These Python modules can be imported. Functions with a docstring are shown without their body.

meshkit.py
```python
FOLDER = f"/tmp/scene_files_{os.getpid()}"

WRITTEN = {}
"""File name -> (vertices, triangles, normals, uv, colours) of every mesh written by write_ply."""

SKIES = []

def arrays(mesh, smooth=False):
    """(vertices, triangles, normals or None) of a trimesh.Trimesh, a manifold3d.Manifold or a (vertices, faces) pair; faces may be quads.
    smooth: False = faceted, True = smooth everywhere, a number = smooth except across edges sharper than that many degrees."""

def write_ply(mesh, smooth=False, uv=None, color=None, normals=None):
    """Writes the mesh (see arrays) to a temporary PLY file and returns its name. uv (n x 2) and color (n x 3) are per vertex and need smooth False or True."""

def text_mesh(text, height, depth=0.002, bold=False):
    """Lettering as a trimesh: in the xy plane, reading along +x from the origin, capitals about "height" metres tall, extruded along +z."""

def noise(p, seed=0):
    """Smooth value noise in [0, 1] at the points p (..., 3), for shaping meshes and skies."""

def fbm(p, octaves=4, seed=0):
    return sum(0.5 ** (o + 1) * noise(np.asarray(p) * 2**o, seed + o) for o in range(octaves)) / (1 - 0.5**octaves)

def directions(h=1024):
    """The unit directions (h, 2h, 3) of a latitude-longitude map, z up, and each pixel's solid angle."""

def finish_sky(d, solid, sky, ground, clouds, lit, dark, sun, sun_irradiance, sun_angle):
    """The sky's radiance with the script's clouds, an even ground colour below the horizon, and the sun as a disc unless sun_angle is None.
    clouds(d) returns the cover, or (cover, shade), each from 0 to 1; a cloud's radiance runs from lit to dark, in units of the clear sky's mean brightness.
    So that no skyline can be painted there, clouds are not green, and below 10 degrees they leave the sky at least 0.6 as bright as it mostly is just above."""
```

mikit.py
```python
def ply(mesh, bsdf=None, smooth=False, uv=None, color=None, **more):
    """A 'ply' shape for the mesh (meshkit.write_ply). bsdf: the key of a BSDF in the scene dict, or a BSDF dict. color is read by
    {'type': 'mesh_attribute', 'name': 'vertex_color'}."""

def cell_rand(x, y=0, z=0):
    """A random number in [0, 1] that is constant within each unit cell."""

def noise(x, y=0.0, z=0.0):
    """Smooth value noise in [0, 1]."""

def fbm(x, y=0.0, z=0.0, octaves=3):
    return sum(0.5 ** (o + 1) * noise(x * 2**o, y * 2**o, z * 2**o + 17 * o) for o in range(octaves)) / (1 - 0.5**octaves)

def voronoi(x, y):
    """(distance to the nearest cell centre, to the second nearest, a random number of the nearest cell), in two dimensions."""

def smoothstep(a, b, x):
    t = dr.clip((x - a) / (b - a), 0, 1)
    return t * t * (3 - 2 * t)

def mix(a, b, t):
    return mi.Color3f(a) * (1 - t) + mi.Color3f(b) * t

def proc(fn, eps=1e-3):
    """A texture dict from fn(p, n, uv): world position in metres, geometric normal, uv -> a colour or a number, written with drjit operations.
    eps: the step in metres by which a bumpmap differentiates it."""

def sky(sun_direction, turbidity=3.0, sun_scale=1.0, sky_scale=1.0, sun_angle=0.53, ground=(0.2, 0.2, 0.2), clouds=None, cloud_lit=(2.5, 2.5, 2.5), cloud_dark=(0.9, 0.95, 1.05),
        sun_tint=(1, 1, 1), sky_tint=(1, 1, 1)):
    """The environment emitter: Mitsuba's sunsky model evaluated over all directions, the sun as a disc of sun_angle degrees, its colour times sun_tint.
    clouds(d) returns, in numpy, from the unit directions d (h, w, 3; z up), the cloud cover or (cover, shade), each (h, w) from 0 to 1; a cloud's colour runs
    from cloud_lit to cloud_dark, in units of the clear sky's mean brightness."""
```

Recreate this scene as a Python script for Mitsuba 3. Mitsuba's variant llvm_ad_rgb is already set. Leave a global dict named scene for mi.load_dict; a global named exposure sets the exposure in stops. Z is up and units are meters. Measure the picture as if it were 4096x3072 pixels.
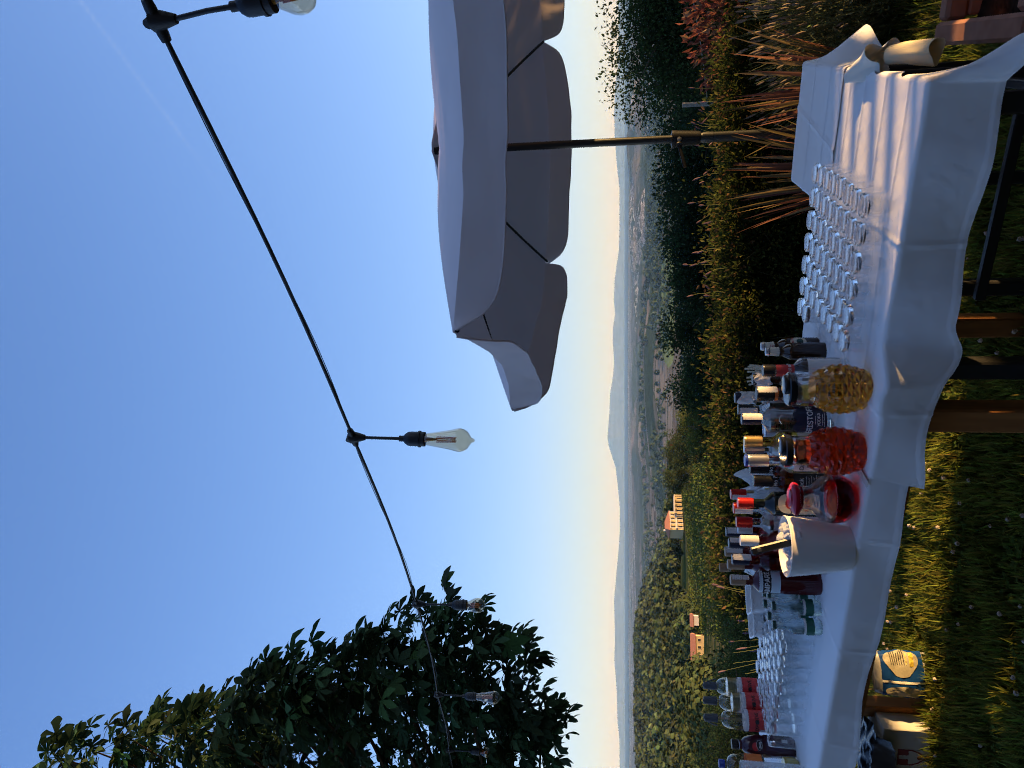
import math, numpy as np, trimesh, drjit as dr, mitsuba as mi, mikit, meshkit
from mikit import proc, noise, fbm, voronoi, cell_rand, smoothstep, mix
T = mi.ScalarTransform4f
scene, labels = {}, {}

# ---------------------------------------------------------------- camera (a phone held on its side, tilted up 8.6 degrees), sky, sun, exposure
EYE, TILT = 1.43, math.radians(8.6)
scene['camera'] = {'type': 'perspective', 'fov': 71.2, 'fov_axis': 'x', 'near_clip': 0.05, 'far_clip': 150000.0,
                   'to_world': T().look_at([0, 0, EYE], [0, math.cos(TILT), EYE + math.sin(TILT)], [1, 0, 0])}
exposure = 3.35
SIG = 1.9e-5
SUN_AZ, SUN_EL = math.radians(98), math.radians(12.0)
SUN = [math.sin(SUN_AZ) * math.cos(SUN_EL), math.cos(SUN_AZ) * math.cos(SUN_EL), math.sin(SUN_EL)]


def _contrail(d):
    """a thin cream haze layer low over the horizon all round, and one faint, slightly broken condensation trail high in the sky"""
    a, b = np.array([0.498, 0.615, 0.611]), np.array([0.213, 0.852, 0.478])
    a, b = a / np.linalg.norm(a), b / np.linalg.norm(b)
    nrm = np.cross(a, b); nrm /= np.linalg.norm(nrm)
    mid = a + b; mid /= np.linalg.norm(mid)
    wob = 0.0012 * (meshkit.noise(d * 60) - 0.5)
    off = np.abs(d @ nrm + wob)
    along = np.arccos(np.clip(d @ mid, -1, 1))
    half = math.acos(float(a @ b)) / 2
    fade = np.clip((half * 1.0 - along) / 0.12, 0, 1)
    low = 0.62 * np.exp(-np.degrees(np.arcsin(np.clip(d[..., 2], 0, 1))) / 3.6)
    return low + 0.06 * np.exp(-(off / 0.0012) ** 2) * fade * (0.45 + 0.75 * meshkit.noise(d * 45, 3))


scene['sky'] = mikit.sky(SUN, turbidity=4.2, sun_scale=1.0, sky_scale=1.0, ground=(0.12, 0.13, 0.10), clouds=_contrail,
                         cloud_lit=(2.15, 2.12, 1.78), sun_tint=(1.0, 0.97, 0.90), sky_tint=(0.62, 0.79, 1.28))

# ---------------------------------------------------------------- helpers
def nrm3(a):
    return a / np.maximum(np.linalg.norm(a, axis=-1, keepdims=True), 1e-12)


def numbered(name):
    if not any(k == name or k.startswith(name + '__') for k in USED):
        USED.add(name); return name
    i = NEXT.get(name, 1)
    while f'{name}_{i:03d}' in USED:
        i += 1
    NEXT[name] = i + 1
    USED.add(f'{name}_{i:03d}')
    return f'{name}_{i:03d}'


USED, NEXT = set(), {}


def thing(name, label=None, cat=None, group=None, kind=None):
    key = numbered(name)
    if label or kind:
        labels[key] = {k: v for k, v in (('label', label), ('category', cat), ('group', group), ('kind', kind)) if v}
    return key


def put(key, mesh, bsdf, smooth=False, color=None, to_world=None, **more):
    if isinstance(mesh, dict):
        d = dict(mesh)
    else:
        d = mikit.ply(mesh, bsdf, smooth=smooth, color=color, **more)
    if to_world is not None:
        d['to_world'] = to_world
    scene[key] = d
    return d


def part(root, name, mesh, bsdf, smooth=False, label=None, kind=None, **more):
    key = numbered(root + '__' + name)
    put(key, mesh, bsdf, smooth, **more)
    if label or kind:
        labels[key] = {k: v for k, v in (('label', label), ('kind', kind)) if v}
    return key


def single(name, mesh, bsdf, label, cat=None, group=None, kind=None, smooth=False, **more):
    key = thing(name, label, cat, group, kind)
    put(key, mesh, bsdf, smooth, **more)
    return key


def cat_mesh(ms):
    vs, fs, n = [], [], 0
    for v, f in ms:
        v = np.asarray(v, float); f = np.asarray(f, int)
        if f.shape[1] == 4:
            f = np.vstack([f[:, [0, 1, 2]], f[:, [0, 2, 3]]])
        vs.append(v); fs.append(f + n); n += len(v)
    return np.vstack(vs), np.vstack(fs)


def tm(m):
    return np.asarray(m.vertices), np.asarray(m.faces)


def cbox(sx, sy, sz, c=0.004, at=(0, 0, 0), rz=0.0, M=None):
    """a box with chamfered edges, centred on at"""
    pts = []
    for x in (-1, 1):
        for y in (-1, 1):
            for z in (-1, 1):
                h = np.array([sx / 2 * x, sy / 2 * y, sz / 2 * z])
                for k in range(3):
                    q = h.copy(); o = [0, 1, 2]; o.remove(k)
                    for j in o:
                        q[j] -= c * np.sign(q[j])
                    pts.append(q)
    m = trimesh.convex.convex_hull(np.array(pts))
    v = np.asarray(m.vertices)
    if M is not None:
        v = v @ np.asarray(M).T
    if rz:
        cs, sn = math.cos(rz), math.sin(rz)
        v = np.stack([v[:, 0] * cs - v[:, 1] * sn, v[:, 0] * sn + v[:, 1] * cs, v[:, 2]], 1)
    return v + np.array(at), np.asarray(m.faces)


def lathe(prof, n=32, at=(0, 0, 0), fn=None):
    """a surface of revolution about z from (radius, z) points, bottom to top; radius 0 closes it"""
    prof = [(float(r), float(z)) for r, z in prof]
    rings, vs, fs = [], [], []
    a = np.arange(n) * 2 * np.pi / n
    k = 0
    for r, z in prof:
        if r <= 1e-9:
            vs.append(np.array([[0, 0, z]])); rings.append((k, 1)); k += 1
        else:
            rr = np.full(n, r) if fn is None else fn(a, r, z)
            vs.append(np.stack([rr * np.cos(a), rr * np.sin(a), np.full(n, z)], 1)); rings.append((k, n)); k += n
    i = np.arange(n); j = (i + 1) % n
    for (p, cp), (q, cq) in zip(rings[:-1], rings[1:]):
        if cp == n and cq == n:
            fs.append(np.stack([p + i, p + j, q + j], 1)); fs.append(np.stack([p + i, q + j, q + i], 1))
        elif cp == 1 and cq == n:
            fs.append(np.stack([np.full(n, p), q + j, q + i], 1))
        elif cp == n and cq == 1:
            fs.append(np.stack([p + i, p + j, np.full(n, q)], 1))
    return np.vstack(vs) + np.array(at), np.vstack(fs)


def tube(pts, rad, n=8, cap=True):
    pts = np.asarray(pts, float); m = len(pts)
    rad = np.broadcast_to(np.asarray(rad, float), (m,))
    t = nrm3(np.gradient(pts, axis=0))
    ref = np.array([0.31, 0.17, 0.93]) if abs(t[0] @ np.array([0.31, 0.17, 0.93])) < 0.9 else np.array([1.0, 0, 0])
    u = nrm3(np.cross(t, ref)); w = np.cross(t, u)
    a = np.arange(n) * 2 * np.pi / n
    v = (pts[:, None] + rad[:, None, None] * (np.cos(a)[None, :, None] * u[:, None] + np.sin(a)[None, :, None] * w[:, None])).reshape(-1, 3)
    i = np.arange(n); j = (i + 1) % n
    f = []
    for k in range(m - 1):
        p, q = k * n, (k + 1) * n
        f.append(np.stack([p + i, p + j, q + j], 1)); f.append(np.stack([p + i, q + j, q + i], 1))
    if cap:
        v = np.vstack([v, pts[:1], pts[-1:]])
        f.append(np.stack([np.full(n, m * n), j, i], 1)); f.append(np.stack([np.full(n, m * n + 1), (m - 1) * n + i, (m - 1) * n + j], 1))
    return v, np.vstack(f)


def grid_faces(nu, nv):
    i = np.arange(nu - 1)[:, None] * nv + np.arange(nv - 1)[None]
    i = i.ravel()
    return np.vstack([np.stack([i, i + nv, i + nv + 1], 1), np.stack([i, i + nv + 1, i + 1], 1)])


def leaf_mesh(P, D, N, L, W, fold=0.25, droop=0.0):
    """n folded diamond leaves: base points P, directions D, normals N, lengths L, widths W"""
    n = len(P); L = np.broadcast_to(L, (n,))[:, None]; W = np.broadcast_to(W, (n,))[:, None]
    S = np.cross(D, N)
    mid = P + D * L * 0.45
    tip = P + D * L - N * L * droop
    v = np.stack([P, mid + S * W / 2 + N * W * fold, tip, mid - S * W / 2 + N * W * fold], 1).reshape(-1, 3)
    b = np.arange(n)[:, None] * 4
    f = np.vstack([b + np.array([[0, 2, 1]]), b + np.array([[0, 3, 2]])])
    return v, f


def rand_dirs(rng, n, bias=(0, 0, 0)):
    return nrm3(rng.normal(size=(n, 3)) + np.asarray(bias))


def perp(rng, D, up=0.0):
    r = rng.normal(size=D.shape); r[:, 2] += up
    return nrm3(r - D * (r * D).sum(1, keepdims=True))


def leaf_colors(rng, n, base, var=0.25, hue=0.12, per=4):
    base = np.asarray(base, float)
    k = np.exp(rng.normal(0, var, size=(n, 1)))
    h = 1 + rng.normal(0, hue, size=(n, 3))
    return np.repeat(np.clip(base * k * h, 0.003, 0.9), per, axis=0)


# ---------------------------------------------------------------- materials
def rgb(*c):
    return {'type': 'rgb', 'value': [float(x) for x in (c if len(c) == 3 else c[0])]}


def mat(key, d):
    scene[key] = d; return key


def solid(key, c, rough=0.5, metal=0.0, spec=0.5, coat=0.0):
    return mat(key, {'type': 'twosided', 'b': {'type': 'principled', 'base_color': rgb(c), 'roughness': rough, 'metallic': metal, 'specular': spec, 'clearcoat': coat, 'clearcoat_gloss': 0.9}})


VC = {'type': 'mesh_attribute', 'name': 'vertex_color'}
mat('m_leaf', {'type': 'principledthin', 'base_color': VC, 'roughness': 0.45, 'diff_trans': 0.75, 'eta': 1.4, 'spec_trans': 0.0})
mat('m_leaf_soft', {'type': 'principledthin', 'base_color': VC, 'roughness': 0.8, 'diff_trans': 0.9, 'eta': 1.3, 'spec_trans': 0.0})
mat('m_leaf_matt', {'type': 'twosided', 'b': {'type': 'diffuse', 'reflectance': VC}})
mat('m_vc', {'type': 'twosided', 'b': {'type': 'principled', 'base_color': VC, 'roughness': 0.6}})


ORD = ['first', 'second', 'third', 'fourth', 'fifth', 'sixth', 'seventh', 'eighth', 'ninth', 'tenth', 'eleventh', 'twelfth', 'thirteenth']


def tex(fn, eps=1e-3):
    return proc(fn, eps)


def _bark(p, n, uv):
    g = fbm(p.x * 40, p.y * 40, p.z * 9)
    return mix((0.05, 0.036, 0.025), (0.16, 0.12, 0.085), g)


mat('m_bark', {'type': 'twosided', 'b': {'type': 'diffuse', 'reflectance': tex(_bark)}})
mat('m_twig', {'type': 'twosided', 'b': {'type': 'diffuse', 'reflectance': rgb(0.09, 0.085, 0.045)}})

# ================================================================ THE LAND
R = np.random.default_rng
LEFT = np.array([(0, -.5), (5, -.5), (7, -.9), (12, -2.5), (30, -6.2), (60, -9.5), (100, -14), (200, -21.5), (285, -28.6), (450, -33), (600, -37), (1000, -44), (1800, -51), (2200, -62), (2700, -120), (3500, -194), (60000, -194)])
MID = np.array([(0, -.5), (5, -.5), (7, -.8), (12, -2.0), (25, -4.5), (60, -8.8), (100, -12.2), (150, -16.2), (280, -24.5), (385, -30.5), (430, -33), (600, -62), (1000, -100), (2000, -165), (3300, -194), (60000, -194)])
RIGHT = np.array([(0, -.5), (5, -.5), (7, -.7), (12, -1.8), (25, -4.5), (40, -7.2), (60, -11), (100, -18), (300, -50), (1000, -120), (2500, -180), (3300, -194), (60000, -194)])
sstep = lambda a, b, x: (lambda t: t * t * (3 - 2 * t))(np.clip((x - a) / (b - a), 0, 1))


def land(x, y):
    r = np.hypot(x, y); a = np.degrees(np.arctan2(x, y))
    lr = np.log(np.maximum(r, 0.5))
    f = lambda K: np.interp(lr, np.log(np.maximum(K[:, 0], 0.5)), K[:, 1])
    wl = 1 - sstep(-19, -7.5, a); wr = sstep(-3, 6, a)
    z = f(LEFT) * wl + (1 - wl) * (f(MID) * (1 - wr) + f(RIGHT) * wr)
    p = np.stack([x / 900, y / 900, 0 * x], -1)
    z = z + (meshkit.fbm(p, 4, 5) - 0.42) * 150 * sstep(1800, 4200, r) * (1 - sstep(9000, 14000, r)) * (0.30 + 0.7 * sstep(-14, -4, a))
    z = z + 100 * np.exp(-((r - 8800) / 900) ** 2) * sstep(5, 13, a) * (0.45 + 0.75 * meshkit.fbm(np.stack([a / 6, 0 * a, r / 2500], -1), 3, 9))
    z = z + (meshkit.fbm(np.stack([x / 40, y / 40, 0 * x], -1), 3, 2) - 0.5) * 3.0 * sstep(30, 150, r) * (1 - sstep(1500, 2500, r))
    z = np.where(z < -199, z, np.maximum(z, -193 - 0 * z) * (r > 2600) + z * (r <= 2600))
    z = z - 14 * sstep(17500, 19500, r + 2500 * (meshkit.noise(np.stack([a / 5, 0 * a, 0 * a], -1), 4) - 0.5))
    # unseen higher ground out of view at the right, shaped to shade the dark trees
    m = sstep(30, 56, x) * (1 - sstep(72, 100, y)) * sstep(-30, -8, y) * (1 - sstep(150, 400, r))
    z = z * (1 - m) + 11.4 * m
    return z


_az = np.radians(np.concatenate([np.arange(-180, -36, 3.0), np.arange(-36, 36, 0.22), np.arange(36, 180, 3.0)]))
_rr = np.concatenate([[0.0, 3, 5], np.geomspace(6.5, 3000, 170), np.geomspace(3100, 60000, 130)])
_A, _Rr = np.meshgrid(_az, _rr, indexing='ij')
_X, _Y = _Rr * np.sin(_A), _Rr * np.cos(_A)
_n = len(_rr)
_v = np.stack([_X, _Y, land(_X, _Y)], -1).reshape(-1, 3)
_f = grid_faces(len(_az), _n)
_k = np.arange(_n - 1); _l = (len(_az) - 1) * _n
_f = np.vstack([_f, np.stack([_l + _k, _k, _k + 1], 1), np.stack([_l + _k, _k + 1, _l + _k + 1], 1)])[:, ::-1]


def _landtex(p, n, uv):
    r = dr.sqrt(p.x * p.x + p.y * p.y)
    az = dr.atan2(p.x, p.y)
    # near and middle ground: dry grass, earth and scrub
    g = fbm(p.x * 0.35, p.y * 0.35, 0.0, 4)
    near = mix((0.045, 0.06, 0.018), (0.15, 0.125, 0.055), smoothstep(0.35, 0.7, g))
    g2 = fbm(p.x * 0.03 + 9, p.y * 0.03, 0.0, 4)
    near = mix(near, mi.Color3f(0.05, 0.07, 0.022), smoothstep(0.42, 0.6, g2) * 0.8)
    # plain: a patchwork of stubble, green and ploughed fields with hedgerows and woods
    wx, wy = p.x + 130 * noise(p.x / 400, p.y / 400), p.y + 130 * noise(p.x / 400 + 7, p.y / 400)
    d1, d2, c = voronoi(wx / 330, wy / 420)
    f = mix((0.14, 0.122, 0.09), (0.065, 0.085, 0.045), smoothstep(0.42, 0.5, c))
    f = mix(f, mi.Color3f(0.13, 0.105, 0.075), smoothstep(0.66, 0.7, c))
    f = mix(f, mi.Color3f(0.20, 0.17, 0.125), smoothstep(0.87, 0.9, c))
    f = f * (0.8 + 0.4 * noise(p.x / 30, p.y / 30))
    f = mix(mi.Color3f(0.035, 0.05, 0.025), f, smoothstep(0.03, 0.075, d2 - d1))
    wood = fbm(p.x / 900 + 3, p.y / 900, 0.0, 5)
    f = mix(f, mi.Color3f(0.03, 0.045, 0.022) * (0.7 + 0.6 * noise(p.x / 16, p.y / 16)), smoothstep(0.45, 0.50, wood) * (1 - 0.6 * smoothstep(5000, 11000, r)))
    town = smoothstep(0.74, 0.80, noise(p.x / 700 + 20, p.y / 900)) * smoothstep(0.78, 0.84, cell_rand(p.x / 26, p.y / 26))
    f = mix(f, mi.Color3f(0.55, 0.48, 0.40), town * smoothstep(3000, 4500, r))
    # one long bright meadow on a gentle rise
    mead = dr.exp(-dr.square((r - 2750) / 330)) * smoothstep(0.0, 0.05, az) * (1 - smoothstep(0.15, 0.22, az))
    out = mix(near, f, smoothstep(700, 1700, r))
    return mix(out, mi.Color3f(0.16, 0.20, 0.07) * (0.85 + 0.3 * noise(p.x / 60, p.y / 25)), smoothstep(0.35, 0.5, mead))


mat('m_land', {'type': 'twosided', 'b': {'type': 'diffuse', 'reflectance': tex(_landtex)}})
single('terrain', (_v, _f), 'm_land', 'hillside falling away to the hazy plain behind the hedge', kind='structure', smooth=True)

# the sea beyond the plain and the hills across the water
_a = np.radians(np.linspace(-50, 50, 60))
_v = np.concatenate([np.stack([r * np.sin(_a), r * np.cos(_a), np.full(60, -200.0)], 1) for r in (15000, 62000)])
_i = np.arange(59)
_f = np.vstack([np.stack([_i, _i + 1, _i + 61], 1), np.stack([_i, _i + 61, _i + 60], 1)])[:, ::-1]
mat('m_sea', {'type': 'principled', 'base_color': rgb(0.10, 0.19, 0.26), 'roughness': 0.35, 'specular': 0.5})
single('sea', (_v, _f), 'm_sea', 'pale band of sea between the plain and the far hills', kind='structure')
RIDGE = np.array([(-50, 120), (-27.97, 22), (-26.09, 42), (-25.0, 142), (-23.15, 169), (-20.91, 305), (-19.37, 272), (-16.65, 328), (-12.48, 62), (-11.26, 9), (-9.73, 19), (-7.72, 155), (-6.55, 259), (-4.91, 637), (-4.2, 709), (-2.3, 600), (-0.87, 568), (0.71, 392), (1.82, 337), (3.25, 408), (4.51, 396), (5.53, 281), (6.63, 357), (8.35, 296), (10.5, 73), (12.18, 46), (15.17, 40), (16.64, 166), (18.81, 288), (20.57, 316), (22.49, 261), (24.01, 88), (27.98, 105), (50, 60)])
_a = np.linspace(-50, 50, 900); _s = np.linspace(0, 1, 40)
_Aa, _S = np.meshgrid(_a, _s, indexing='ij')
_h = np.interp(_Aa, RIDGE[:, 0], RIDGE[:, 1])
_bump = meshkit.fbm(np.stack([_Aa * 1.6, _S * 3.0, 0 * _S], -1), 5, 3)
_prof = np.where(_S < 0.7, (_S / 0.7) ** 1.15, 1 - (_S - 0.7) / 0.3)
_z = -204 + (_h + 204) * _prof + (_bump - 0.5) * 230 * np.sin(np.clip(_S / 0.7, 0, 1) * np.pi) * np.clip((_h + 150) / 400, 0.15, 1)
_d = 36500 + 5000 * _S + 900 * (_bump - 0.5)
_v = np.stack([_d * np.sin(np.radians(_Aa)), _d * np.cos(np.radians(_Aa)), _z], -1).reshape(-1, 3)
mat('m_hills', {'type': 'twosided', 'b': {'type': 'diffuse', 'reflectance': tex(lambda p, n, uv: mix((0.04, 0.05, 0.03), (0.12, 0.11, 0.08), fbm(p.x / 900, p.y / 900, p.z / 300)))}})
single('hills', (_v, grid_faces(900, 40)[:, ::-1]), 'm_hills', 'blue hazy hills across the water on the horizon', kind='structure', smooth=True)


# ---------------------------------------------------------------- lawn
_xs = np.linspace(-9, 9, 180); _ys = np.linspace(-5, 5.9, 110)
_X, _Y = np.meshgrid(_xs, _ys, indexing='ij')
_z = (meshkit.fbm(np.stack([_X / 0.8, _Y / 0.8, 0 * _X], -1), 3, 8) - 0.5) * 0.03 - sstep(5.2, 5.9, _Y) * 0.8
_v = np.stack([_X, _Y, _z], -1).reshape(-1, 3)
mat('m_lawn', {'type': 'twosided', 'b': {'type': 'diffuse', 'reflectance': tex(lambda p, n, uv: mix((0.012, 0.017, 0.006), (0.05, 0.055, 0.02), fbm(p.x * 14, p.y * 14, 0.0, 4)))}})
single('lawn', (_v, grid_faces(180, 110)[:, ::-1][:, ::-1]), 'm_lawn', 'lawn under and behind the tables', kind='structure', smooth=True)


def grass_blades(rng, n, xr, yr, hr, w=0.0055, col=(0.20, 0.225, 0.045)):
    x = rng.uniform(*xr, n); y = rng.uniform(*yr, n)
    clump = meshkit.noise(np.stack([x * 7, y * 7, 0 * x], -1), 11)
    keep = rng.random(n) < 0.35 + 0.75 * clump
    x, y, clump = x[keep], y[keep], clump[keep]; n = len(x)
    h = rng.uniform(*hr, n) * (0.6 + 0.7 * clump)
    az = rng.uniform(0, 2 * np.pi, n); lean = rng.uniform(0.1, 1.0, n) ** 1.3 * 1.25
    o = np.stack([np.cos(az), np.sin(az), 0 * az], -1); s = np.stack([-np.sin(az), np.cos(az), 0 * az], -1)
    P = np.stack([x, y, (meshkit.fbm(np.stack([x / 0.8, y / 0.8, 0 * x], -1), 3, 8) - 0.5) * 0.03 - 0.003], -1)
    ww = (w * rng.uniform(0.7, 1.5, n))[:, None]
    m = P + o * (h * np.sin(lean * 0.5) * 0.55)[:, None] + np.array([0, 0, 1.0]) * (h * np.cos(lean * 0.5) * 0.55)[:, None]
    t = m + o * (h * np.sin(lean) * 0.5)[:, None] + np.array([0, 0, 1.0]) * (h * np.cos(lean) * 0.5)[:, None]
    v = np.stack([P - s * ww, P + s * ww, m + s * ww * 0.8, m - s * ww * 0.8, t], 1).reshape(-1, 3)
    b = np.arange(n)[:, None] * 5
    f = np.vstack([b + np.array([[0, 1, 2]]), b + np.array([[0, 2, 3]]), b + np.array([[3, 2, 4]])])
    return v, f, leaf_colors(rng, n, col, 0.3, 0.12, 5)


def clover(rng, n, xr, yr):
    x = rng.uniform(*xr, n); y = rng.uniform(*yr, n)
    k = meshkit.noise(np.stack([x * 3, y * 3, 0 * x], -1), 21) > 0.42
    x, y = x[k], y[k]; n = len(x)
    h = rng.uniform(0.03, 0.07, n)
    a0 = rng.uniform(0, 2 * np.pi, n)
    vs, fs = [], []
    P = np.stack([x, y, h], -1)
    V, F = [], []
    tilt = nrm3(np.stack([rng.normal(0, .3, n), rng.normal(0, .3, n), np.ones(n)], -1))
    for j in range(3):
        a = a0 + j * 2.094
        D = nrm3(np.stack([np.cos(a), np.sin(a), rng.normal(0.1, .2, n)], -1))
        N = nrm3(tilt - D * (tilt * D).sum(1, keepdims=True))
        V.append((P, D, N))
    P = np.concatenate([q[0] for q in V]); D = np.concatenate([q[1] for q in V]); N = np.concatenate([q[2] for q in V])
    L = rng.uniform(0.012, 0.022, len(P))
    v, f = leaf_mesh(P, D, N, L, L * 0.95, 0.12)
    return v, f, leaf_colors(rng, len(P), (0.15, 0.21, 0.05), 0.2, 0.08)


_r = R(11)
_b1 = grass_blades(_r, 130000, (-2.6, 2.2), (1.9, 4.45), (0.05, 0.12))
_b2 = grass_blades(_r, 14000, (1.5, 4.2), (2.6, 5.4), (0.08, 0.2), 0.004, (0.10, 0.105, 0.035))
_cl = clover(_r, 7000, (-2.6, 1.6), (1.9, 4.4))
_m = cat_mesh([_b1[:2], _b2[:2], _cl[:2]])
single('grass', _m, 'm_leaf_soft', 'long grass and clover of the lawn', 'grass', kind='stuff', color=np.vstack([_b1[2], _b2[2], _cl[2]]))
# white clover heads: small knobbly balls on stalks
_vs, _cs = [], []
_ico = trimesh.creation.icosphere(subdivisions=1)
for _ in range(150):
    c = np.array([_r.uniform(-2.3, .6), _r.uniform(2.3, 4.2), _r.uniform(0.06, 0.10)])
    s = _r.uniform(0.006, 0.010)
    vv = np.asarray(_ico.vertices) * s * _r.uniform(0.7, 1.3, (len(_ico.vertices), 1)) + c
    st = tube([[c[0] + .004, c[1], 0], c], 0.0012, 4, False)
    _vs += [(vv, np.asarray(_ico.faces)), st]
    _cs += [np.tile([[0.62, 0.5, 0.42]], (len(vv), 1)), np.tile([[0.10, 0.14, 0.04]], (len(st[0]), 1))]
single('clover_flowers', cat_mesh(_vs), 'm_vc', 'small whitish clover flowers dotted over the lawn', 'flowers', kind='stuff', color=np.vstack(_cs))


# ---------------------------------------------------------------- trees
def crown_leaves(rng, center, rad, nlobe, nleaf, size, color, flat=1.0, var=0.28):
    """leaf faces spread through many small lobes of a crown"""
    center, rad = np.asarray(center, float), np.asarray(rad, float)
    d = rand_dirs(rng, nlobe, (0, 0, 0.15))
    lc = d * rng.uniform(0.05, 0.80, (nlobe, 1)) * rad
    lr = rng.uniform(0.26, 0.46, nlobe) * rad.mean()
    w = rng.integers(0, nlobe, nleaf)
    dd = rand_dirs(rng, nleaf)
    q = rng.random((nleaf, 1)) ** 0.45
    P = center + lc[w] + dd * q * lr[w][:, None] * np.array([1, 1, 0.8])
    D = nrm3(dd + rng.normal(0, .7, (nleaf, 3)) + np.array([0, 0, -0.1]))
    N = perp(rng, D, 0.8)
    L = rng.uniform(0.7, 1.3, nleaf) * size
    v, f = leaf_mesh(P, D, N, L, L * 0.6, 0.15)
    tone = np.repeat(np.exp(rng.normal(0, 0.18, nlobe))[w], 4)[:, None]
    return v, f, leaf_colors(rng, nleaf, color, var, 0.12) * tone


def tree(name, label, x, y, top, rad, rng, color, nleaf=5000, size=0.16, group=None, nlobe=26, base=None, cat='tree', low=0.9):
    z0 = float(land(np.array(x, float), np.array(y, float))) if base is None else base
    h = top - z0
    rz = min(h * 0.5 * low, rad * 1.35)
    c = np.array([x, y, top - rz])
    root = thing(name, label, cat, group)
    tr = [np.array([x, y, z0 - 0.2]), np.array([x + .03 * h * rng.normal(), y, z0 + h * 0.35]), c + np.array([0, 0, -rz * .2]), c + np.array([0.05 * rad, 0, rz * .6])]
    ms = [tube(tr, [0.055 * h * .5, 0.04 * h * .5, 0.022 * h * .5, 0.01 * h * .5], 7)]
    for k in range(6):
        a = k * 1.05 + rng.uniform(0, .6)
        e = c + np.array([math.cos(a) * rad * .65, math.sin(a) * rad * .65, rng.uniform(-.2, .4) * rz])
        ms.append(tube([tr[1] * .5 + tr[2] * .5, (tr[2] + e) / 2 + np.array([0, 0, .05 * h]), e], [0.014 * h, 0.009 * h, 0.003 * h], 5))
    part(root, 'trunk', cat_mesh(ms), 'm_bark', smooth=40)
    v, f, col = crown_leaves(rng, c, (rad, rad, rz), nlobe, nleaf, size, color)
    part(root, 'crown', (v, f), 'm_leaf_soft', color=col)
    return root


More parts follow.
